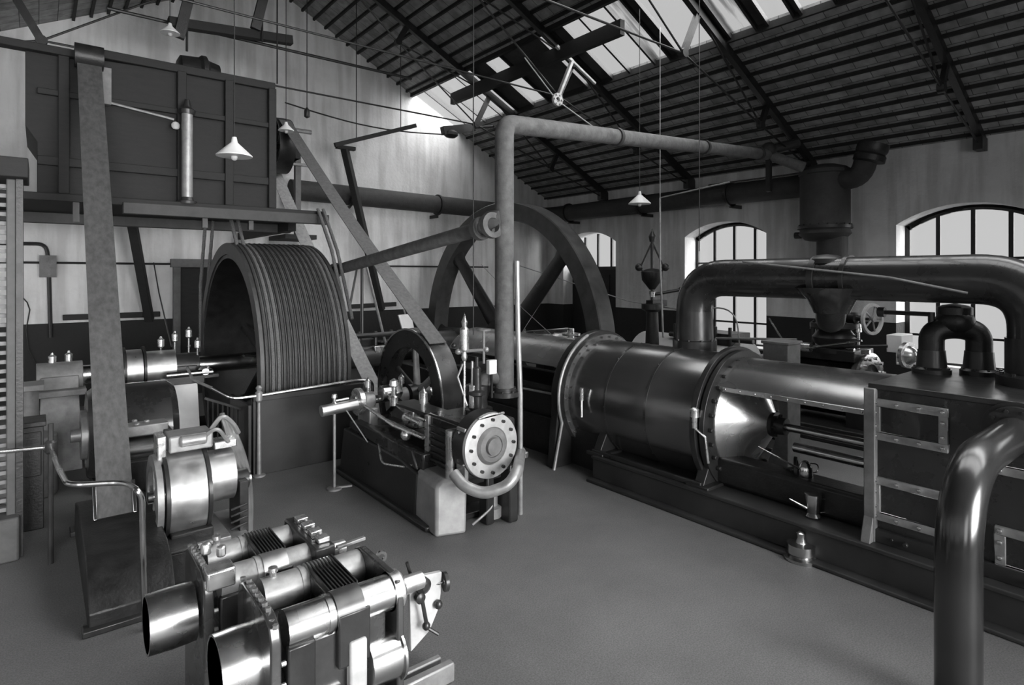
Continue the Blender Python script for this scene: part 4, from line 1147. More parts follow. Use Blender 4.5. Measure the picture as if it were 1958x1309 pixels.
q = MB(); q.lathe(hw, ax, [(-.022, .20), (-.022, .245), (.022, .245), (.022, .20), (-.022, .20)], 28)
hwo = q.build('handwheel', LIGHTG, t)
xx_, yy_, _ = frame_of(ax); q = MB()
for k in range(5):
    a = 2 * PI / 5 * k; q.cyl(hw, hw + (xx_ * math.cos(a) + yy_ * math.sin(a)) * .21, .014, seg=6)
q.cyl(hw - ax * .03, hw + ax * .04, .045, seg=12); q.build('wheel_spokes', GREYM, hwo)
q = MB(); q.cyl(hw, (SX_, SY_, hw.z - .03), .025, seg=8); q.lathe(hw - ax * .2, ax, [(-.2, .09), (-.06, .09), (-.05, .05), (.02, .045)], 14); q.build('spindle', IRON2, t)
# twin bends on top of the casing
A = at(1781, 712, Z=CZ + .02); B = at(1872, 716, Z=CZ + .02)
t = thing('twin_bend_pipe', 'squat dark U-shaped pair of pipe bends standing on the square casing', 'pipe bend', (A.x, A.y, CZ + .02))
zt_ = 2.06
M_ = (A + B) / 2
q = MB(); q.tube(fillet([A, V((A.x, A.y, zt_)), V((M_.x, M_.y, zt_ + .05)), V((B.x, B.y, zt_)), B], .16, 8), .105, 22); q.build('bend', IRON, t)
q = MB(); q.sphere((M_.x, M_.y, zt_ + .1), .16, 18, (1, 1, .85)); q.lathe((M_.x, M_.y, zt_ + .15), (0, 0, 1), [(0, .14), (.08, .14), (.1, .1), (.12, 0)], 20); q.build('valve_body', IRON, t)
for P_, rr in ((A, .16), (B, .15)):
    q = MB(); q.lathe(P_, (0, 0, 1), [(0, rr), (.04, rr), (.06, .125), (.22, .112)], 26); q.bolts(P_ + V((0, 0, .04)), (0, 0, 1), rr - .02, 8, .012, .02); q.build('foot_flange', IRON2, t)
q = MB(); p = at(1722, 588, X=6.9)
q.cyl((A.x, A.y, 2.22), (A.x - .0, A.y + .42, 2.22), .022, seg=8); q.lathe((A.x, A.y + .40, 2.22), (0, 1, 0), [(0, .05), (.06, .05), (.07, .03)], 12); q.cyl((A.x, A.y, 2.1), (A.x, A.y, 2.24), .03, seg=8); q.build('side_cock', IRON, t)

# near polished pipe at right front
NX, NY, NZ = 4.24, 1.09, 1.44
t = thing('near_floor_pipe', 'thick shiny dark pipe rising from the floor at right front and bending to the casing', 'pipe', (NX, NY, 0))
q = MB(); q.tube(fillet([(NX, NY, 0), (NX, NY, NZ), (5.60, NY, NZ)], .55, 14), .118, 40); q.build('pipe_run', mat('polished_dark_pipe', .10, .22, .8, .3, 1.5, .04, 3), t)
q = MB(); q.lathe((5.58, NY, NZ), (1, 0, 0), [(0, .119), (0, .19), (.05, .19), (.05, .22), (.07, .22)], 36); q.bolts((5.58, NY, NZ), (-1, 0, 0), .16, 10, .014, .02); q.build('flange', IRON2, t)

# grey cupboard behind the trunk
c = at(1480, 930, X=7.95)
m = MB(); m.box((7.60, 3.78, 0), (7.95, 4.12, 1.70)); m.box((7.58, 3.76, 1.68), (7.97, 4.14, 1.72)); tag(m.build('slim_grey_locker', MIDG, bevel=.01), 'slim plain grey locker standing between the two engines behind the shiny cone', 'locker')

# ------------------------------------------------------------------ oil cans
def oil_can(p, h, lab, spout, hdir=1):
    p = V(p); t = thing('oil_can', lab, 'oil can', p)
    q = MB(); q.lathe(p, (0, 0, 1), [(0, h * .42), (h * .05, h * .44), (h * .55, h * .40), (h * .8, h * .28), (h * .95, h * .14), (h, .0)] if spout > .3 else [(0, h * .22), (h * .06, h * .32), (h * .2, h * .24), (h * .9, h * .34), (h, h * .34), (h, 0)], 20); q.build('body', STEEL, t)
    d = at(1000, 525, d=1) - at(1100, 525, d=1); d = V((d.x, d.y, 0)).normalized()
    q = MB(); q.tube([p + d * h * .3 + V((0, 0, h * .4)), p + d * (h * .3 + spout) + V((0, 0, h * .4 + spout * .55))], [h * .07, h * .03], 8); q.build('spout', STEEL, t)
    q = MB(); q.tube(fillet([p - d * h * .28 + V((0, 0, h * .8)), p - d * h * .8 + V((0, 0, h * .75)), p - d * h * .8 + V((0, 0, h * .25)), p - d * h * .3 + V((0, 0, h * .2))], h * .25), h * .04, 6); q.build('handle', STEEL, t)
    return t


oil_can(V((5.95, at(1540, 925, X=5.95).y, .60)), .16, 'bright oil can with a long thin spout lying on the lower girder', .42)
p = at(1552, 990, Z=.31); oil_can(V((p.x + .03, p.y, .31)), .22, 'bright jug-shaped oil can on the edge of the engine plinth', .16)
p = at(1532, 1068, Z=0)
t = thing('floor_lubricator', 'small bright round oil pot on the floor against the engine plinth', 'oil pot', (p.x, p.y, 0))
q = MB(); q.lathe((p.x, p.y, 0), (0, 0, 1), [(0, .15), (.03, .155), (.04, .09), (.06, .12), (.14, .12), (.15, .05), (.20, .035), (.24, .045), (.27, 0)], 22); q.build('pot', STEEL, t)
q = MB(); q.tube(fillet([(p.x + .11, p.y - .02, .05), (p.x + .2, p.y - .03, .15), (p.x + .05, p.y - .02, .2)], .05), .01, 6); q.build('handle', STEEL, t)

# ================================================================== FAR ENGINE LINE
XF, ZF = 10.3, .78
far = thing('far_steam_engine', 'second steam engine in the distance under the arched pipe, with pale cylinder lagging', 'steam engine', (XF, 6, 0))
def fy(px_, x_=XF): return at(px_, 640, X=x_).y
q = MB(); q.box((9.5, .6, 0), (11.1, 9.2, .25)); q.box((9.7, 9.0, 0), (10.9, 11.2, .8)); q.build('bedplate', IRON, far, .02)
y1, y0 = fy(1232), fy(1428)
q = MB(); q.lathe((XF, y0, ZF), (0, 1, 0), [(0, .2), (0, .58), (.04, .60), (y1 - y0 - .04, .60), (y1 - y0, .56), (y1 - y0, .2)], 48); q.build('pale_cylinder', mat('pale_cylinder_paint', .52, .45, .1, .1, 4), far)
q = MB(); q.box((XF - .35, y0 + .1, ZF + .5), (XF + .3, y0 + 1.1, ZF + .72)); q.cyl((XF - .3, y0 - .3, ZF + .62), (XF - .3, y0 + 1.5, ZF + .62), .05, seg=12)
for k in range(5): q.cyl((XF - .4, y0 + .1 + k * .3, ZF + .5), (XF - .4, y0 + .1 + k * .3, ZF + .85), .035, seg=8)
q.build('valve_chest', IRON2, far, .01)
q = MB(); ya, yb = fy(1500), fy(1660)
q.lathe((XF, yb, ZF), (0, 1, 0), [(0, .2), (0, .56), (.08, .56), (.08, .48), (ya - yb - .08, .48), (ya - yb - .08, .56), (ya - yb, .56), (ya - yb, .2)], 40); q.build('dark_cylinder', PAINT, far)
q = MB(); q.ring((XF, yb - .04, ZF), (0, 1, 0), .40, .58, .04, 40); q.bolts((XF, yb - .05, ZF), (0, -1, 0), .5, 14, .03, .05); q.cyl((XF, yb - .3, ZF), (XF, yb, ZF), .12, seg=16); q.build('cylinder_head', STEEL, far)
q = MB()
for k in range(7):
    yy = ya - k * (ya - yb) / 6; q.lathe((XF - .25, yy - .12, ZF + .62), (0, 1, 0), [(0, .04), (.24 if k % 2 else .12, .04)], 10)
q.build('rocker_cap', STEEL, far)
q = MB(); q.box((XF - .4, yb + .05, ZF + .45), (XF + .35, ya - .05, ZF + .62)); q.cyl((XF - .35, ya + .1, ZF + .55), (XF - .35, yb - .4, ZF + .75), .025, seg=8); q.build('valve_box', IRON, far, .01)
c = at(1527, 662, X=XF - .55)
q = MB(); q.cyl(c + V((0, .22, 0)), c - V((0, .2, 0)), .075, seg=16); q.build('dashpot', BRASS, far)
q = MB(); q.cyl(at(1540, 665, X=XF - .6), at(1648, 651, X=XF - .6), .016, seg=8); q.cyl(at(1470, 608, X=XF - .6), at(1500, 655, X=XF - .6), .016, seg=8); q.build('eccentric_rod', STEEL, far)
for k, px_ in enumerate((1556, 1575, 1595, 1640)):
    c = at(px_, 636, X=XF); q = MB(); q.lathe((c.x, c.y, ZF + .6), (0, 0, 1), [(0, .03), (.3, .03), (.3, .06), (.42, .05), (.46, .0)], 12); q.build('lubricator', BRASS if k % 2 else IRON2, far)
y2 = fy(1700)
c = at(1732, 678, X=9.9)
q = MB(); q.lathe(c, (-.3, -1, 0), [(0, .14), (.06, .14), (.12, .10), (.15, .05), (.16, 0)], 30); q.ring(c, (-.3, -1, 0), .13, .19, .06, 30); q.build('polished_dome', BRASS, far)
a_ = at(1697, 672, X=10.0); b_ = at(1727, 641, X=10.0)
q = MB(); q.box((9.95, b_.y, a_.z), (10.4, a_.y, b_.z)); q.build('white_guard_box', WHITE, far, .01)
q = MB(); q.box((XF - .6, fy(1770), .2), (XF + .5, y2 + .4, ZF - .1)); q.box((XF - .2, yb - .9, .2), (XF + .2, yb, ZF - .3)); q.build('frame', IRON, far, .02)
q = MB(); q.lathe((XF, fy(1485), .25), (0, 0, 1), [(0, .35), (.5, .3), (.6, .32), (.9, .3), (.95, .1)], 26); q.build('condenser', MIDG, far)
q = MB(); q.cyl((XF - .7, y0 + .2, 1.45), (XF - .7, yb + .8, 1.55), .02, seg=8); q.cyl((XF - .7, y0 + .2, .2), (XF - .7, y0 + .2, 1.45), .02, seg=8); q.tube(fillet([(XF - .7, y0 + .6, .9), (XF - .7, y0 + .5, 2.0), (XF - .7, y0 - .2, 2.0), (XF - .7, y0 - .3, 1.0)], .4), .014, 6); q.build('oil_pipes', GREYM, far)
# governor
c = at(1247, 590, X=9.0); gx, gy = 9.05, at(1247, 590, X=9.05).y
t = thing('governor', 'dark fly-ball governor with spread arms on a slim stand behind the near engine', 'governor', (gx, gy, 0))
zt2 = at(1247, 452, X=gx).z
q = MB(); q.lathe((gx, gy, 0), (0, 0, 1), [(0, .3), (.1, .3), (.12, .2), (1.2, .13), (1.9, .11), (1.95, .2), (2.05, .2), (2.06, .05)], 22); q.build('stand', IRON, t)
q = MB(); q.cyl((gx, gy, 2.0), (gx, gy, zt2), .03, seg=10); q.lathe((gx, gy, zt2 - .1), (0, 0, 1), [(0, .05), (.1, .07), (.18, .03), (.26, 0)], 12); q.build('spindle', IRON2, t)
q = MB(); q.lathe((gx, gy, 2.32), (0, 0, 1), [(0, .05), (.18, .19), (.33, .21), (.38, .12), (.40, .03)], 20); q.build('centre_weight', IRON, t)
dd = V((math.cos(YAW), -math.sin(YAW), 0))
for s_ in (-1, 1):
    q = MB(); q.sphere(V((gx, gy, 2.74)) + dd * s_ * .25, .075, 12); q.build('fly_ball', IRON, t)
    q = MB(); q.cyl(V((gx, gy, zt2 - .1)), V((gx, gy, 2.74)) + dd * s_ * .22, .018, seg=8); q.cyl(V((gx, gy, 2.4)) + dd * s_ * .05, V((gx, gy, 2.74)) + dd * s_ * .22, .018, seg=8); q.build('arm', IRON2, t)
q = MB(); q.box((gx - .08, gy - .08, 2.0), (gx + .35, gy + .08, 2.12)); q.cyl(V((gx, gy, 2.22)), V((gx, gy, 2.22)) + dd * .55 + V((0, 0, .1)), .03, seg=8); q.sphere(V((gx, gy, 2.32)) + dd * .55, .06, 10); q.build('linkage', IRON, t)
q = MB(); q.lathe((gx, gy, 2.18), (0, 0, 1), [(0, .05), (.1, .06), (.12, .03)], 12); q.build('bright_sleeve', BRASS, t)

# ================================================================== SMALL ENGINE
EX = 3.60
se = thing('small_steam_engine', 'small horizontal steam engine with round bolted cylinder head in the middle of the floor', 'steam engine', (EX, 6.0, 0))
q = MB(); q.prism([(3.10, 5.55, 0), (3.10, 7.55, 0), (3.14, 7.50, .58), (3.14, 5.9, .55), (3.14, 5.55, .48)], (.80, 0, 0)); q.box((3.04, 5.2, 0), (4.0, 7.62, .06)); q.build('foundation_bed', IRON2, se, .02)
q = MB(); q.box((3.18, 5.5, .52), (3.86, 7.4, .70)); q.prism([(3.16, 5.7, .7), (3.16, 7.2, .74), (3.16, 7.3, .6), (3.16, 5.6, .5)], (.1, 0, 0)); q.build('frame_girder', PAINT, se, .02)
q = MB(); q.prism([(3.06, 5.04, 0), (3.36, 4.94, 0), (3.40, 4.98, .46), (3.34, 5.02, .54), (3.16, 5.08, .54), (3.10, 5.10, .48)], (.06, .52, 0)); q.build('front_pedestal', mat('bright_painted_pedestal', .34, .4, .1, .2, 6, .1, 20), se, .03)
q = MB(); q.box((3.62, 4.95, 0), (3.72, 5.1, .55)); q.box((3.84, 4.85, 0), (3.96, 5.2, .62)); q.box((3.40, 5.0, .44), (3.96, 5.2, .56)); q.box((3.40, 5.45, 0), (3.9, 5.6, .5)); q.build('front_frame', IRON2, se, .02)
q = MB(); q.lathe((3.76, 5.05, .04), (0, 0, 1), [(0, .10), (.1, .10), (.12, .06), (.26, .06), (.28, .03)], 16); q.tube(fillet([(3.46, 4.98, .05), (3.55, 4.94, .12), (3.70, 4.96, .18), (3.72, 5.0, .4)], .06), .014, 8); q.build('drain_trap', GREYM, se)
# cylinder block
q = MB(); q.box((3.30, 4.86, .56), (3.93, 5.62, 1.10)); q.build('cylinder_block', PAINT, se, .03)
q = MB(); q.box((3.27, 5.54, .52), (3.31, 5.62, 1.08)); q.box((3.27, 4.84, .52), (3.315, 4.99, 1.08)); q.build('chest_edge', GREYM, se, .006)
q = MB(); q.cyl((3.275, 5.10, .54), (3.275, 5.10, 1.02), .055, seg=18); q.build('bright_pillar', BRASS, se)
q = MB()
for k in range(6): q.box((3.27, 5.18, .62 + k * .07), (3.30, 5.52, .645 + k * .07))
q.build('lagging_slats', IRON2, se, .004)
q = MB()
for k in range(6): q.lathe((3.27, 4.92, .58 + k * .09), (-1, 0, 0), [(0, .018), (.03, .018)], 6); q.lathe((3.27, 5.58, .58 + k * .09), (-1, 0, 0), [(0, .014), (.02, .014)], 6)
q.build('chest_nuts', STEEL, se)
hx, hz = 3.56, .88
q = MB(); q.cyl((hx, 4.82, hz), (hx, 5.0, hz), .335, seg=48); q.build('cylinder_body', IRON2, se)
q = MB(); q.lathe((hx, 4.82, hz), (0, -1, 0), [(0, .33), (.035, .325), (.04, .31), (.04, .19), (.03, .185), (0, .185)], 56); hr = q.build('head_ring', mat('bright_head_ring', .62, .42, .5, .15, 12, .15, 30), se)
q = MB(); q.bolts((hx, 4.78, hz), (0, -1, 0), .265, 12, .017, .03); q.build('head_nut', IRON2, hr)
q = MB(); q.lathe((hx, 4.80, hz), (0, -1, 0), [(0, .19), (.02, .18), (.045, .155), (.05, .11), (.035, .105), (.035, .09), (.07, .085), (.075, 0)], 48); q.build('centre_cover', MIDG, se)
q = MB(); q.beam((3.40, 4.80, 1.17), (3.72, 4.80, 1.19), .04, .02); q.sphere((3.66, 4.85, 1.12), .06, 12, (1.6, 1, .7)); q.build('name_strip', BRASS, se, .003)
# exhaust bend
q = MB(); q.tube(fillet([at(868, 905, d=5.72), at(885, 928, d=5.62), at(925, 945, d=5.6), at(972, 928, d=5.62), at(990, 900, d=5.7), V((4.13, 5.02, .66))], .10, 6), .055, 16); q.build('exhaust_bend', GREYM, se)
q = MB(); q.lathe(V((4.16, 5.02, .60)), (0, 0, 1), [(0, .06), (.02, .06), (.05, .06), (.06, .04)], 16); q.build('exhaust_flange', BRASS, se)
# guides, rods, crank
q = MB(); q.cyl((3.50, 5.6, .92), (3.50, 6.4, .92), .035, seg=14); q.cyl((3.34, 5.6, .80), (3.34, 6.9, .82), .022, seg=10); q.build('piston_rod', STEEL, se)
q = MB(); q.box((3.36, 5.62, 1.02), (3.64, 6.5, 1.06)); q.box((3.36, 5.62, .76), (3.64, 6.5, .80)); q.build('slide_bar', IRON2, se, .006)
q = MB(); q.box((3.40, 6.1, .8), (3.60, 6.32, 1.02)); q.sphere((3.38, 6.2, .92), .07, 12); q.build('crosshead', BRASS, se, .015)
q = MB(); q.beam((3.50, 6.3, .92), (3.50, 6.95, 1.08), .07, .09, up=(1, 0, 0)); q.cyl((3.42, 6.98, 1.08), (3.58, 6.98, 1.08), .10, seg=20); q.build('connecting_rod', STEEL, se, .01)
q = MB(); q.prism([(3.58, 7.2, .9), (3.58, 7.15, 1.14), (3.58, 6.95, 1.22), (3.58, 6.85, 1.08), (3.58, 7.0, .88), (3.58, 7.15, .78)], (.1, 0, 0)); q.build('crank_web', STEEL, se, .015)
q = MB(); q.cyl((3.2, FY, FZ), (FX + .35, FY, FZ), .055, seg=18); q.build('crankshaft', STEEL, se)
for xx in (3.30, 3.78):
    q = MB(); q.box((xx - .06, FY - .18, .55), (xx + .06, FY + .18, .92)); q.cyl((xx - .07, FY, FZ), (xx + .07, FY, FZ), .11, seg=20); q.build('crank_bearing', GREYM, se, .015)
    q = MB(); q.lathe((xx, FY, FZ + .10), (0, 0, 1), [(0, .02), (.06, .02), (.06, .04), (.15, .04), (.17, .02), (.2, 0)], 12); q.build('oil_cup', BRASS, se)
q = MB(); q.lathe((3.2, FY, FZ), (-1, 0, 0), [(0, .17), (.06, .17), (.06, .1), (.1, .1)], 28); q.tube([(3.15, FY - .17, FZ), (3.2, 6.2, .86), (3.24, 5.6, .84)], .02, 8); q.build('eccentric', BRASS, se)
q = MB(); q.lathe((3.42, 5.9, 1.06), (0, 0, 1), [(0, .03), (.08, .03), (.08, .05), (.2, .05), (.23, .02), (.27, .0)], 14); q.lathe((3.36, 6.5, 1.02), (0, 0, 1), [(0, .05), (.1, .05), (.12, .03), (.22, .03), (.24, .06), (.3, .05), (.33, 0)], 14); q.build('lubricator', BRASS, se)
q = MB(); q.cyl((3.25, 5.66, .98), (3.25, 6.0, 1.0), .03, seg=10); q.sphere((3.22, 5.95, .8), .06, 10); q.tube(fillet([(3.2, 6.6, .62), (3.05, 6.2, .45), (3.12, 5.8, .50)], .1), .012, 6); q.build('drain_gear', BRASS, se)
# flywheel of the small engine
q = MB(); q.lathe((FX - .14, FY, FZ), (1, 0, 0), [(0, FR - .25), (0, FR - .01), (.14, FR), (.28, FR - .01), (.28, FR - .05), (.20, FR - .25), (.06, FR - .27), (0, FR - .25)], 72); q.build('flywheel_rim', mat('black_flywheel_enamel', .02, .30, 0, .3, 5), se)
q = MB(); q.ring((FX - .155, FY, FZ), (1, 0, 0), FR - .025, FR, .02, 72); q.build('bright_rim_edge', STEEL, se)
q = MB(); q.cyl((FX - .14, FY, FZ), (FX + .14, FY, FZ), .13, seg=22)
q.build('flywheel_hub', IRON2, se)
for k in range(6):
    a = PI / 3 * k + .45; cc = V((0, math.cos(a), math.sin(a))); q = MB(); q.cyl(V((FX, FY, FZ)) + cc * .1, V((FX, FY, FZ)) + cc * (FR - .18), .05, .035, 12); q.build('flywheel_spoke', GREYM if k in (1, 2) else IRON2, se)
# valve group behind the cylinder
q = MB(); q.lathe((3.74, 5.28, 1.10), (0, 0, 1), [(0, .16), (.05, .16), (.06, .11), (.14, .10), (.22, .13), (.30, .13), (.32, .08), (.36, .08)], 24); q.build('stop_valve_body', IRON2, se)
q = MB(); q.tube(fillet([(3.74, 5.28, 1.38), (3.86, 5.2, 1.52), (PX, PY, 1.44)], .08), .085, 16); q.build('valve_branch', LAG, se)


def cpt(px_, py_): return at(px_, py_, d=6.35)


q = MB()
c = cpt(888, 690); tp = cpt(888, 602)
q.lathe((c.x, c.y, c.z), (0, 0, 1), [(0, .02), (.04, .035), (.10, .02), (.12, .05), (.34, .05), (.37, .025), (.42, .035), (.45, .02), (.52, 0)], 14); q.cyl((c.x, c.y, 1.08), (c.x, c.y, c.z), .015, seg=8); q.build('sight_feed_lubricator', BRASS, se)
q = MB(); a_ = cpt(876, 672); b_ = cpt(930, 668); q.cyl(a_, b_, .018, seg=10); q.sphere(a_, .035, 10); q.sphere(b_, .03, 10); q.cyl(cpt(903, 690), cpt(903, 745), .014, seg=8); q.tube([cpt(885, 695), cpt(875, 720), cpt(885, 750), cpt(893, 775)], .012, 8); q.build('feed_pipe', GREYM, se)
q = MB(); c = cpt(912, 690); q.lathe((c.x, c.y, 1.1), (0, 0, 1), [(0, .05), (.2, .055), (.22, .09), (.25, .09), (.27, .05), (.5, .045), (.52, .02), (.62, .02)], 18); q.build('gauge_column', IRON2, se)
q = MB(); c = cpt(905, 735); q.cyl((c.x, c.y, 1.18), (c.x, c.y, 1.42), .045, seg=16); q.build('bright_cup', BRASS, se)
q = MB(); c = cpt(925, 632); q.ring(c, (0, 0, 1), .05, .075, .02, 20); q.beam(c - V((.06, 0, -.01)), c + V((.06, 0, .01)), .012); q.cyl(c, c - V((0, 0, .35)), .015, seg=8); q.build('handwheel', MIDG, se)
q = MB(); c = cpt(940, 701); q.box((c.x - .05, c.y - .03, c.z - .075), (c.x + .05, c.y + .03, c.z + .075)); q.build('white_gauge_box', WHITE, se, .006)
q = MB(); q.beam(cpt(940, 714), cpt(940, 760), .02); q.sphere(cpt(868, 660), .03, 10); q.beam(cpt(868, 660), cpt(885, 680), .015); q.build('bracket', IRON2, se)
# stand with polished tube left of the small engine
t = thing('belt_shifter_stand', 'slim floor stand with a short polished tube left of the small engine', 'stand', (2.8, 6.96, 0))
q = MB(); q.cyl((2.8, 6.96, 0.02), (2.8, 6.96, .92), .018, seg=10); q.lathe((2.8, 6.96, 0), (0, 0, 1), [(0, .09), (.02, .09), (.03, .03)], 14); q.beam((2.8, 6.96, .02), (3.0, 6.9, .02), .04, .02); q.build('post', GREYM, t)
a_ = at(614, 786, Y=6.96); b_ = at(682, 772, Y=6.96)
q = MB(); q.cyl(a_, b_, .068, seg=18); q.build('polished_tube', SATIN, t)
q = MB(); q.lathe((2.8, 6.96, .98), (0, 0, 1), [(0, .03), (.06, .035), (.08, .02), (.12, .02), (.13, .035), (.17, .03), (.18, 0)], 12); q.cyl((2.8, 6.96, 1.07), (2.98, 6.96, 1.08), .014, seg=8); q.build('clamp', BRASS, t)
q = MB(); q.cyl(at(662, 784, Y=6.92), at(703, 845, Y=6.6), .008, seg=6); q.build('stay_rod', GREYM, t)

# ================================================================== THINGS BEHIND THE SMALL ENGINE
t = thing('auxiliary_pump', 'dark low auxiliary machinery seen between the belts, with white slanting panel', 'pump', (5.6, 12.2, 0))
q = MB(); q.box((4.6, 11.4, 0), (7.0, 13.2, .4)); q.box((4.9, 11.7, .4), (5.6, 12.6, 1.25)); q.box((6.0, 11.8, .4), (6.9, 12.6, 1.1)); q.build('body', IRON, t, .03)
q = MB(); q.cyl((4.7, 11.5, .9), (6.9, 11.5, .9), .22, seg=20); q.cyl((4.7, 11.4, 1.35), (6.8, 11.4, 1.35), .05, seg=12)
for k in range(6): q.cyl((4.8 + k * .36, 11.5, 1.0), (4.8 + k * .36, 11.5, 1.42), .04, seg=10)
q.build('cylinders', IRON2, t, .01)
pa = [at(x_, y_, Y=11.3) for x_, y_ in ((762, 602), (786, 600), (797, 648), (776, 652))]
q = MB(); q.prism(pa, (.0, .05, 0)); q.build('white_panel', WHITE, t, .01)
pa = [at(x_, y_, Y=11.3) for x_, y_ in ((716, 662), (742, 660), (742, 674), (718, 676))]
q = MB(); q.prism(pa, (.0, .1, 0)); q.build('bright_bracket', BRASS, t, .01)
for k, (p0, p1, r_) in enumerate((((700, 505), (740, 668), .03), ((692, 508), (692, 640), .035), ((683, 510), (668, 590), .025), ((772, 592), (792, 655), .025))):
    a_ = at(*p0, Y=13.6); b_ = at(*p1, Y=11.45 if k != 2 else 12.0)
    m = MB(); m.cyl(a_, b_, r_, seg=8)
    tag(m.build('slanting_pipe', GREYM if k in (0, 3) else IRON2), ['bright slanting pipe left of the raking strut behind the small flywheel', 'dark upright pipe behind the small flywheel below the wall pipe', 'dark thin pipe slanting left beside the rope drum rim', 'short bright pipe beside the white slanting panel'][k], 'pipe', 'pipes behind the small flywheel')
t = thing('barring_engine', 'small dark machine with bright rings left of the giant flywheel rim foot', 'machine', (9.1, 8.6, 0))
c = at(1085, 637, X=9.2)
q = MB(); q.box((9.0, c.y - .5, 0), (9.9, c.y + .6, .95)); q.cyl((9.3, c.y, .9), (9.3, c.y, 1.15), .35, seg=24); q.build('body', IRON, t, .03)
q = MB(); q.ring((9.3, c.y, 1.15), (0, 0, 1), .1, .26, .04, 24); q.ring((9.3, c.y, 1.25), (0, 0, 1), .1, .22, .04, 24); q.cyl((9.3, c.y, 1.1), (9.3, c.y, 1.4), .08, seg=12); q.build('bright_rings', BRASS, t)
m = MB(); m.beam((9.0, 12.0, .0), (9.0, 12.0, 1.0), .08); m.beam((10.6, 12.0, 0), (10.6, 12.0, 1.0), .08); m.beam((8.6, 12.0, 1.0), (11.8, 12.0, 1.0), .05); m.beam((11.4, 12.0, 0), (11.4, 12.0, 1.0), .08)
tag(m.build('far_handrail', IRON2, smooth=0), 'dark handrail near the far corner door behind the giant flywheel', 'handrail')

# ================================================================== LAMPS
def lamp(px_, py_, d_, lab, dia=.36, top=None):
    c = at(px_, py_, d=d_)
    t = thing('pendant_lamp', lab, 'lamp', c, 'pendant lamps')
    q = MB(); R = dia / 2; q.lathe(c, (0, 0, 1), [(0, R), (.012, R), (R * .82, .035), (R * .95, .03), (R * 1.15, .022), (R * 1.15, 0)], 32); sh = q.build('lamp_shade', WHITE, t)
    q = MB(); q.sphere(c + V((0, 0, -.01)), .035, 12); q.build('bulb', LIGHTG, sh)
    q = MB(); zt_ = zr(c.x) - .01; q.cyl(c + V((0, 0, R)), (c.x, c.y, zt_), .006, seg=6); q.build('cord', IRON, t)


lamp(448, 299, 6.35, 'white conical pendant lamp hanging before the dark boxed drive')
lamp(1223, 390, 10.6, 'small white pendant lamp below the skylight before the window wall', .40)
lamp(547, 250, 10.2, 'white pendant lamp half hidden by belt at the right end of the dark casing', .26)
lamp(325, 64, 9.3, 'white pendant lamp near the roof above the left boxed drive', .28)


def cord(px_, y_bot, d_, lab, r_=.008, weight=None, kind='rod'):
    c = at(px_, y_bot, d=d_)
    m = MB(); m.cyl(c, (c.x, c.y, zr(c.x) - .01), r_, seg=6)
    if weight: m.lathe(c + V((0, 0, -weight)), (0, 0, 1), [(0, .0), (.03, .05), (weight * .7, .05), (weight, .01)], 10)
    tag(m.build('hanging_rod', IRON), lab, 'rod')


cord(905, 640, 9.0, 'long thin rod hanging left of the lagged riser down to the machinery', .009)
cord(587, 205, 10.5, 'thin rod with a pear-shaped weight hanging before the gable wall', .008, .2)
cord(530, 160, 9.7, 'thin rod reaching the right end of the dark boxed drive', .012)
cord(1337, 480, 9.5, 'thin rod hanging over the middle arched window', .008)
c = at(1262, 378, X=8.9)
m = MB(); m.tube([c, at(1262, 500, X=8.9), at(1268, 645, X=8.9)], .018, 8); m.cyl(c, (c.x, c.y, zr(c.x) - .01), .008, seg=6); m.cyl(c, c + V((.0, -1.4, .12)), .012, seg=6)
tag(m.build('governor_rod', GREYM), 'thin vertical rod standing beside the fly-ball governor', 'rod')
# stay wires crossing the hall
m = MB(); m.tube([at(920, 505, Y=12.5), at(1000, 590, Y=9.6), at(1105, 685, Y=6.2)], .007, 6); tag(m.build('stay_wire', GREYM), 'pale thin wire slanting down to the shoulder of the lagged cylinder', 'wire')
m = MB(); m.tube([at(960, 497, Y=13.5), at(1200, 575, X=10.0), at(1300, 592, X=9.0)], .012, 6); tag(m.build('slack_pipe', GREYM), 'pale thin pipe drooping across the giant flywheel towards the arched pipe', 'pipe')
# lit look of the truss strut painted pale, with foot wheel under the skylight
t = thing('cast_wheel_bracket', 'pale Y-shaped cast bracket with a small wheel hung under the skylight', 'bracket', at(1064, 190, Y=8.95 - .12))
Yb = 8.83
q = MB(); q.beam(at(1064, 88, Y=Yb), at(1095, 118, Y=Yb), .07, .06); q.beam(at(1095, 118, Y=Yb), at(1138, 160, Y=Yb), .06, .05); q.beam(at(1094, 116, Y=Yb), at(1068, 182, Y=Yb), .09, .06); q.build('arms', LIGHTG, t, .01)
c = at(1064, 191, Y=Yb); q = MB(); q.lathe(c, (0, -1, 0), [(0, .05), (0, .13), (.05, .13), (.05, .05), (0, .05)], 22)
for k in range(6): q.lathe(c + V((math.cos(k * PI / 3) * .1, -.05, math.sin(k * PI / 3) * .1)), (0, -1, 0), [(0, .02), (.03, .02)], 8)
q.build('wheel', LIGHTG, t)
q = MB(); q.cyl(c, at(1003, 110, Y=Yb), .012, seg=6); q.cyl(c, at(1145, 250, Y=Yb - .2), .012, seg=6); q.build('stay_rod', LIGHTG, t)

# ================================================================== FOREGROUND TWIN-BARREL MACHINES
DSH = mat('dark_machine_enamel', .045, .25, .1, .3, 5, .08, 20, coat=.3)


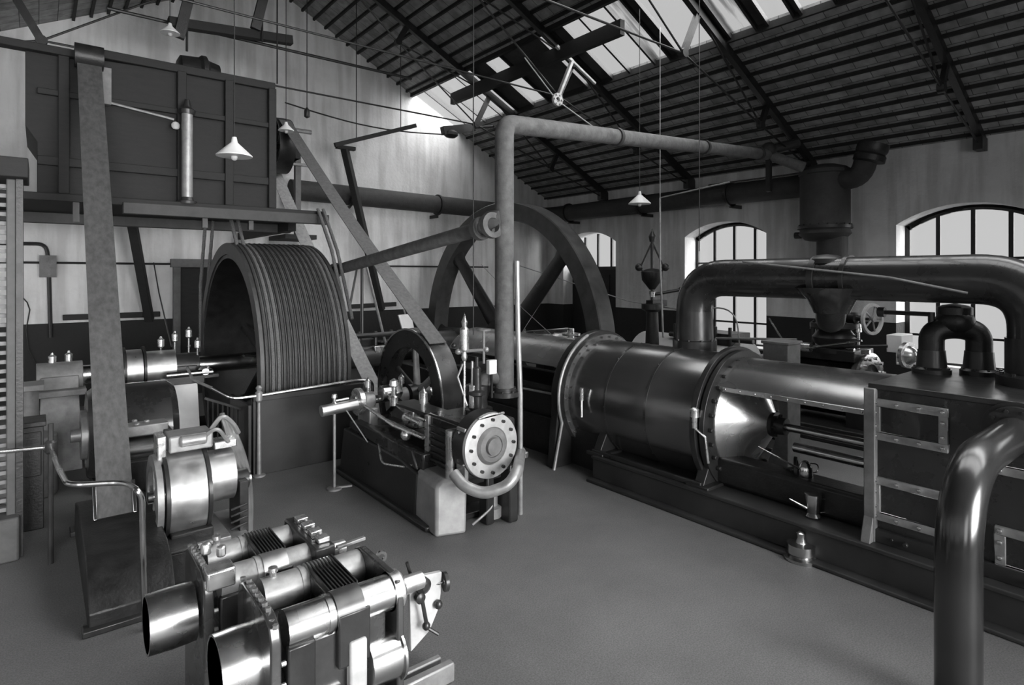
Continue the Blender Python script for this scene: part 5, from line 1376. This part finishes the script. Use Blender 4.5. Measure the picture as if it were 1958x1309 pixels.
def barrel_machine(lab, ya, yb, x0, x1, zc, r, pul, right_gear):
    t = thing('twin_barrel_pump', lab, 'pump', ((x0 + x1) / 2, (ya + yb) / 2, 0), 'twin barrel machines in the foreground')
    L = x1 - x0
    for i, y_ in enumerate((ya, yb)):
        q = MB(); q.lathe((x0 + .04, y_, zc), (1, 0, 0), [(0, r * .5), (0, r), (L * .30, r), (L * .30, r * 1.06), (L * .33, r * 1.06), (L * .33, r), (L - .08, r), (L - .08, r * .5)], 36); q.build('barrel', (POL if i == 0 else MATTE) if right_gear else MATTE, t)
        q = MB(); q.ring((x0 + L * .42, y_, zc), (1, 0, 0), r * .98, r * 1.10, L * .22, 36); q.build('sleeve', mat('dull_sleeve', .12, .35, .6, .3, 8) if i == 0 and right_gear else SATIN, t)
        q = MB(); q.lathe((x1 - .06, y_, zc), (1, 0, 0), [(0, r * .5), (0, r * 1.12), (.05, r * 1.15), (.07, r * .9), (.08, r * .55), (.2, r * .5), (.2, 0)] if i == 0 else [(0, r * .5), (0, r * 1.05), (.04, r * 1.0), (.05, r * .5), (.05, 0)], 32); q.build('end_cap', BRASS if i == 0 else IRON2, t)
        if i: q = MB(); q.lathe((x0 + .10, y_ , zc + r * .9), (0, 0, 1), [(0, .018), (.03, .018), (.035, .026), (.055, .024), (.06, .0)], 12); q.build('grease_cup', BRASS, t)
    ym = (ya + yb) / 2
    # ribbed bridge between barrels
    q = MB(); xb0, xb1 = x0 + L * .42, x0 + L * .68
    q.box((xb0, ya + r * .3, zc - .02), (xb1, yb - r * .1, zc + r * .8)); q.build('bridge', DSH, t, .01)
    q = MB()
    for k in range(9):
        xx = xb0 + (xb1 - xb0) * (k + .5) / 9; q.beam((xx, ya + r * .5, zc + r * .85), (xx, yb + r * .3, zc + r * .95), .007, .03)
    q.build('cooling_rib', IRON2, t)
    # end plates
    lp = None
    for nm, xx, th in (('left_end_plate', x0, .05), ('right_end_plate', x1 - .02, .04)):
        pts = [(xx, ya - r * 1.15, .12), (xx, ya - r * 1.15, zc), (xx, ya - r * .8, zc + r * .85), (xx, ya, zc + r * 1.15), (xx, yb, zc + r * 1.15), (xx, yb + r * .8, zc + r * .85), (xx, yb + r * 1.15, zc), (xx, yb + r * 1.15, .12)]
        q = MB(); q.prism(pts, (-th, 0, 0)); lp_ = q.build(nm, DSH, t, .008); lp = lp_ if nm == 'left_end_plate' else lp
    q = MB()
    for k in range(11):
        yy = ya - r * 1.0 + (yb - ya + r * 2.0) * k / 10; zz_ = zc + r * 1.16 if .15 < k / 10 < .85 else zc + r * .8
        q.lathe((x0 - .025, yy, zz_), (0, 0, 1), [(0, .014), (.018, .014)], 6)
    for k in range(6): q.lathe((x0 + .0, ya - r * 1.05, zc - .1 - k * .1), (1, 0, 0), [(0, .012), (.02, .012)], 6)
    q.build('plate_bolt', BRASS, lp)
    # lower body
    q = MB(); q.box((x0 + .05, ya - r * .7, .2), (x1 - .1, yb + r * .7, zc - r * .6)); q.build('crank_chamber', DSH, t, .02)
    q = MB(); q.box((x0 + .03, ya - r * 1.1, .55), (x0 + .16, ya - r * .6, zc - r * .5)); q.box((x0 + L * .42, ya - r * 1.12, zc - .24), (x0 + L * .68, ya - r * .6, zc + .02)); q.build('side_cheek', DSH if False else IRON2, t, .01)
    q = MB(); q.box((x0 + L * .50, ya - r * 1.35, .42), (x0 + L * .64, ya - r * .7, zc - .12)); q.build('bright_pillar', LIGHTG, t, .012)
    q = MB(); q.lathe((x0 + L * .68, ya - .02, .62), (1, 0, 0), [(0, .06), (0, .125), (L * .26, .125), (L * .26, .14), (L * .28, .14), (L * .28, .06)], 32); q.lathe((x0 + L * .16, ya - .06, .48), (1, 0, 0), [(0, .06), (0, .12), (L * .3, .12), (L * .3, .06)], 32); q.build('lower_drum', STEEL, t)
    # pulley
    px0, px1, py, pz, pr = pul
    q = MB(); q.lathe((px0, py, pz), (1, 0, 0), [(.0, pr - .02), (0, pr), ((px1 - px0) / 2, pr + .004), (px1 - px0, pr), (px1 - px0, .05), (.012, .05), (.012, pr - .012), (0, pr - .012)], 48); q.build('drive_pulley', POL, t)
    q = MB(); q.cyl((px0 + .0, py, pz), (x1, py, pz), .035, seg=14); q.build('pulley_shaft', IRON2, t)
    # base
    q = MB(); q.box((x0 - .35, ya - .16, 0), (x1 + .05, yb + .12, .13)); q.build('bed', IRON2, t, .012)
    return t


m1 = barrel_machine('nearest twin-barrel pump, with large polished pulley and bright lever bracket', 2.85, 3.215, .86, 1.50, .93, .088, (.635, .825, 3.0, .755, .165), True)
m2 = barrel_machine('further twin-barrel pump, its pulley at the left behind the nearest pump', 3.50, 3.83, .72, 1.33, .93, .080, (.435, .655, 3.60, .775, .148), False)
# lever bracket of the nearest pump
pa = [at(x_, y_, Y=2.98) for x_, y_ in ((783, 1106), (845, 1093), (843, 1135), (838, 1165), (822, 1205), (786, 1246))]
q = MB(); q.prism(pa, (0, .03, 0)); q.build('lever_bracket', LIGHTG, m1, .004)
q = MB(); c = at(808, 1118, Y=2.95); q.lathe(c, (0, -1, 0), [(-.02, .02), (-.02, .045), (.02, .045), (.04, .02), (.04, 0)], 18); q.lathe(at(800, 1140, Y=2.95), (0, -1, 0), [(0, .03), (.03, .03), (.04, .015)], 16); q.build('control_disc', IRON2, m1)
q = MB(); q.cyl(at(778, 1075, Y=2.93), at(792, 1120, Y=2.93), .010, seg=8); q.cyl(at(806, 1140, Y=2.92), at(816, 1195, Y=2.92), .012, seg=8); q.cyl(at(818, 1200, Y=2.92), at(838, 1212, Y=2.9), .010, seg=8); q.sphere(at(815, 1196, Y=2.92), .024, 10); q.sphere(at(838, 1155, Y=2.96), .026, 10); q.build('lever', IRON2, m1)
q = MB(); c = at(848, 1112, Y=2.98); q.ring(c - V((.0, .0, 0)), (1, -.2, 0), .02, .055, .02, 22); q.cyl(c, c + V((-.1, .02, 0)), .01, seg=8); q.build('hand_knob', IRON2, m1)
q = MB(); q.box((1.48, 2.98, .12), (1.56, 3.30, .62)); q.build('bright_web', LIGHTG, m1, .01)
q = MB(); q.box((1.3, 2.66, 0), (1.56, 3.33, .08)); q.beam((1.45, 3.22, .06), (2.08, 3.22, .06), .06, .12); q.beam((1.45, 3.34, .05), (2.06, 3.34, .05), .05, .10); q.build('slide_rail', GREYM, m1, .01)
# fittings of the far pump
q = MB(); xs_ = 1.30
for k in range(4): q.box((1.28, 3.42 + k * .12, 1.02), (1.35, 3.49 + k * .12, 1.05))
q.build('bright_caps', BRASS, m2, .006)
q = MB(); q.box((1.24, 3.36, .90), (1.36, 3.92, 1.02)); q.build('cap_block', IRON2, m2, .01)
q = MB(); q.box((.68, 3.38, .95), (.82, 3.50, 1.05)); q.lathe((.74, 3.7, 1.02), (0, 0, 1), [(0, .03), (.05, .03), (.07, .02)], 10); q.lathe((.80, 3.62, 1.02), (0, 0, 1), [(0, .025), (.06, .025)], 10); q.build('bright_block', BRASS, m2, .01)
c = at(733, 1065, Z=.9)
q = MB(); c = V((1.62, 3.30, .90)); q.ring(c, (-.3, -1, 0), .018, .033, .02, 16); q.cyl(c - V((0, 0, .03)), c - V((0, 0, .09)), .015, seg=8); q.tube(fillet([c - V((0, 0, .08)), V((1.62, 3.3, .6)), V((1.5, 3.3, .55))], .05), .012, 8); q.build('ring_cock', STEEL, m1)
q = MB(); q.beam((1.38, 3.40, .98), (1.56, 3.40, .99), .03, .02); q.beam((1.38, 3.40, .98), (1.38, 3.40, .75), .03); q.build('handle_bar', GREYM, m2, .004)
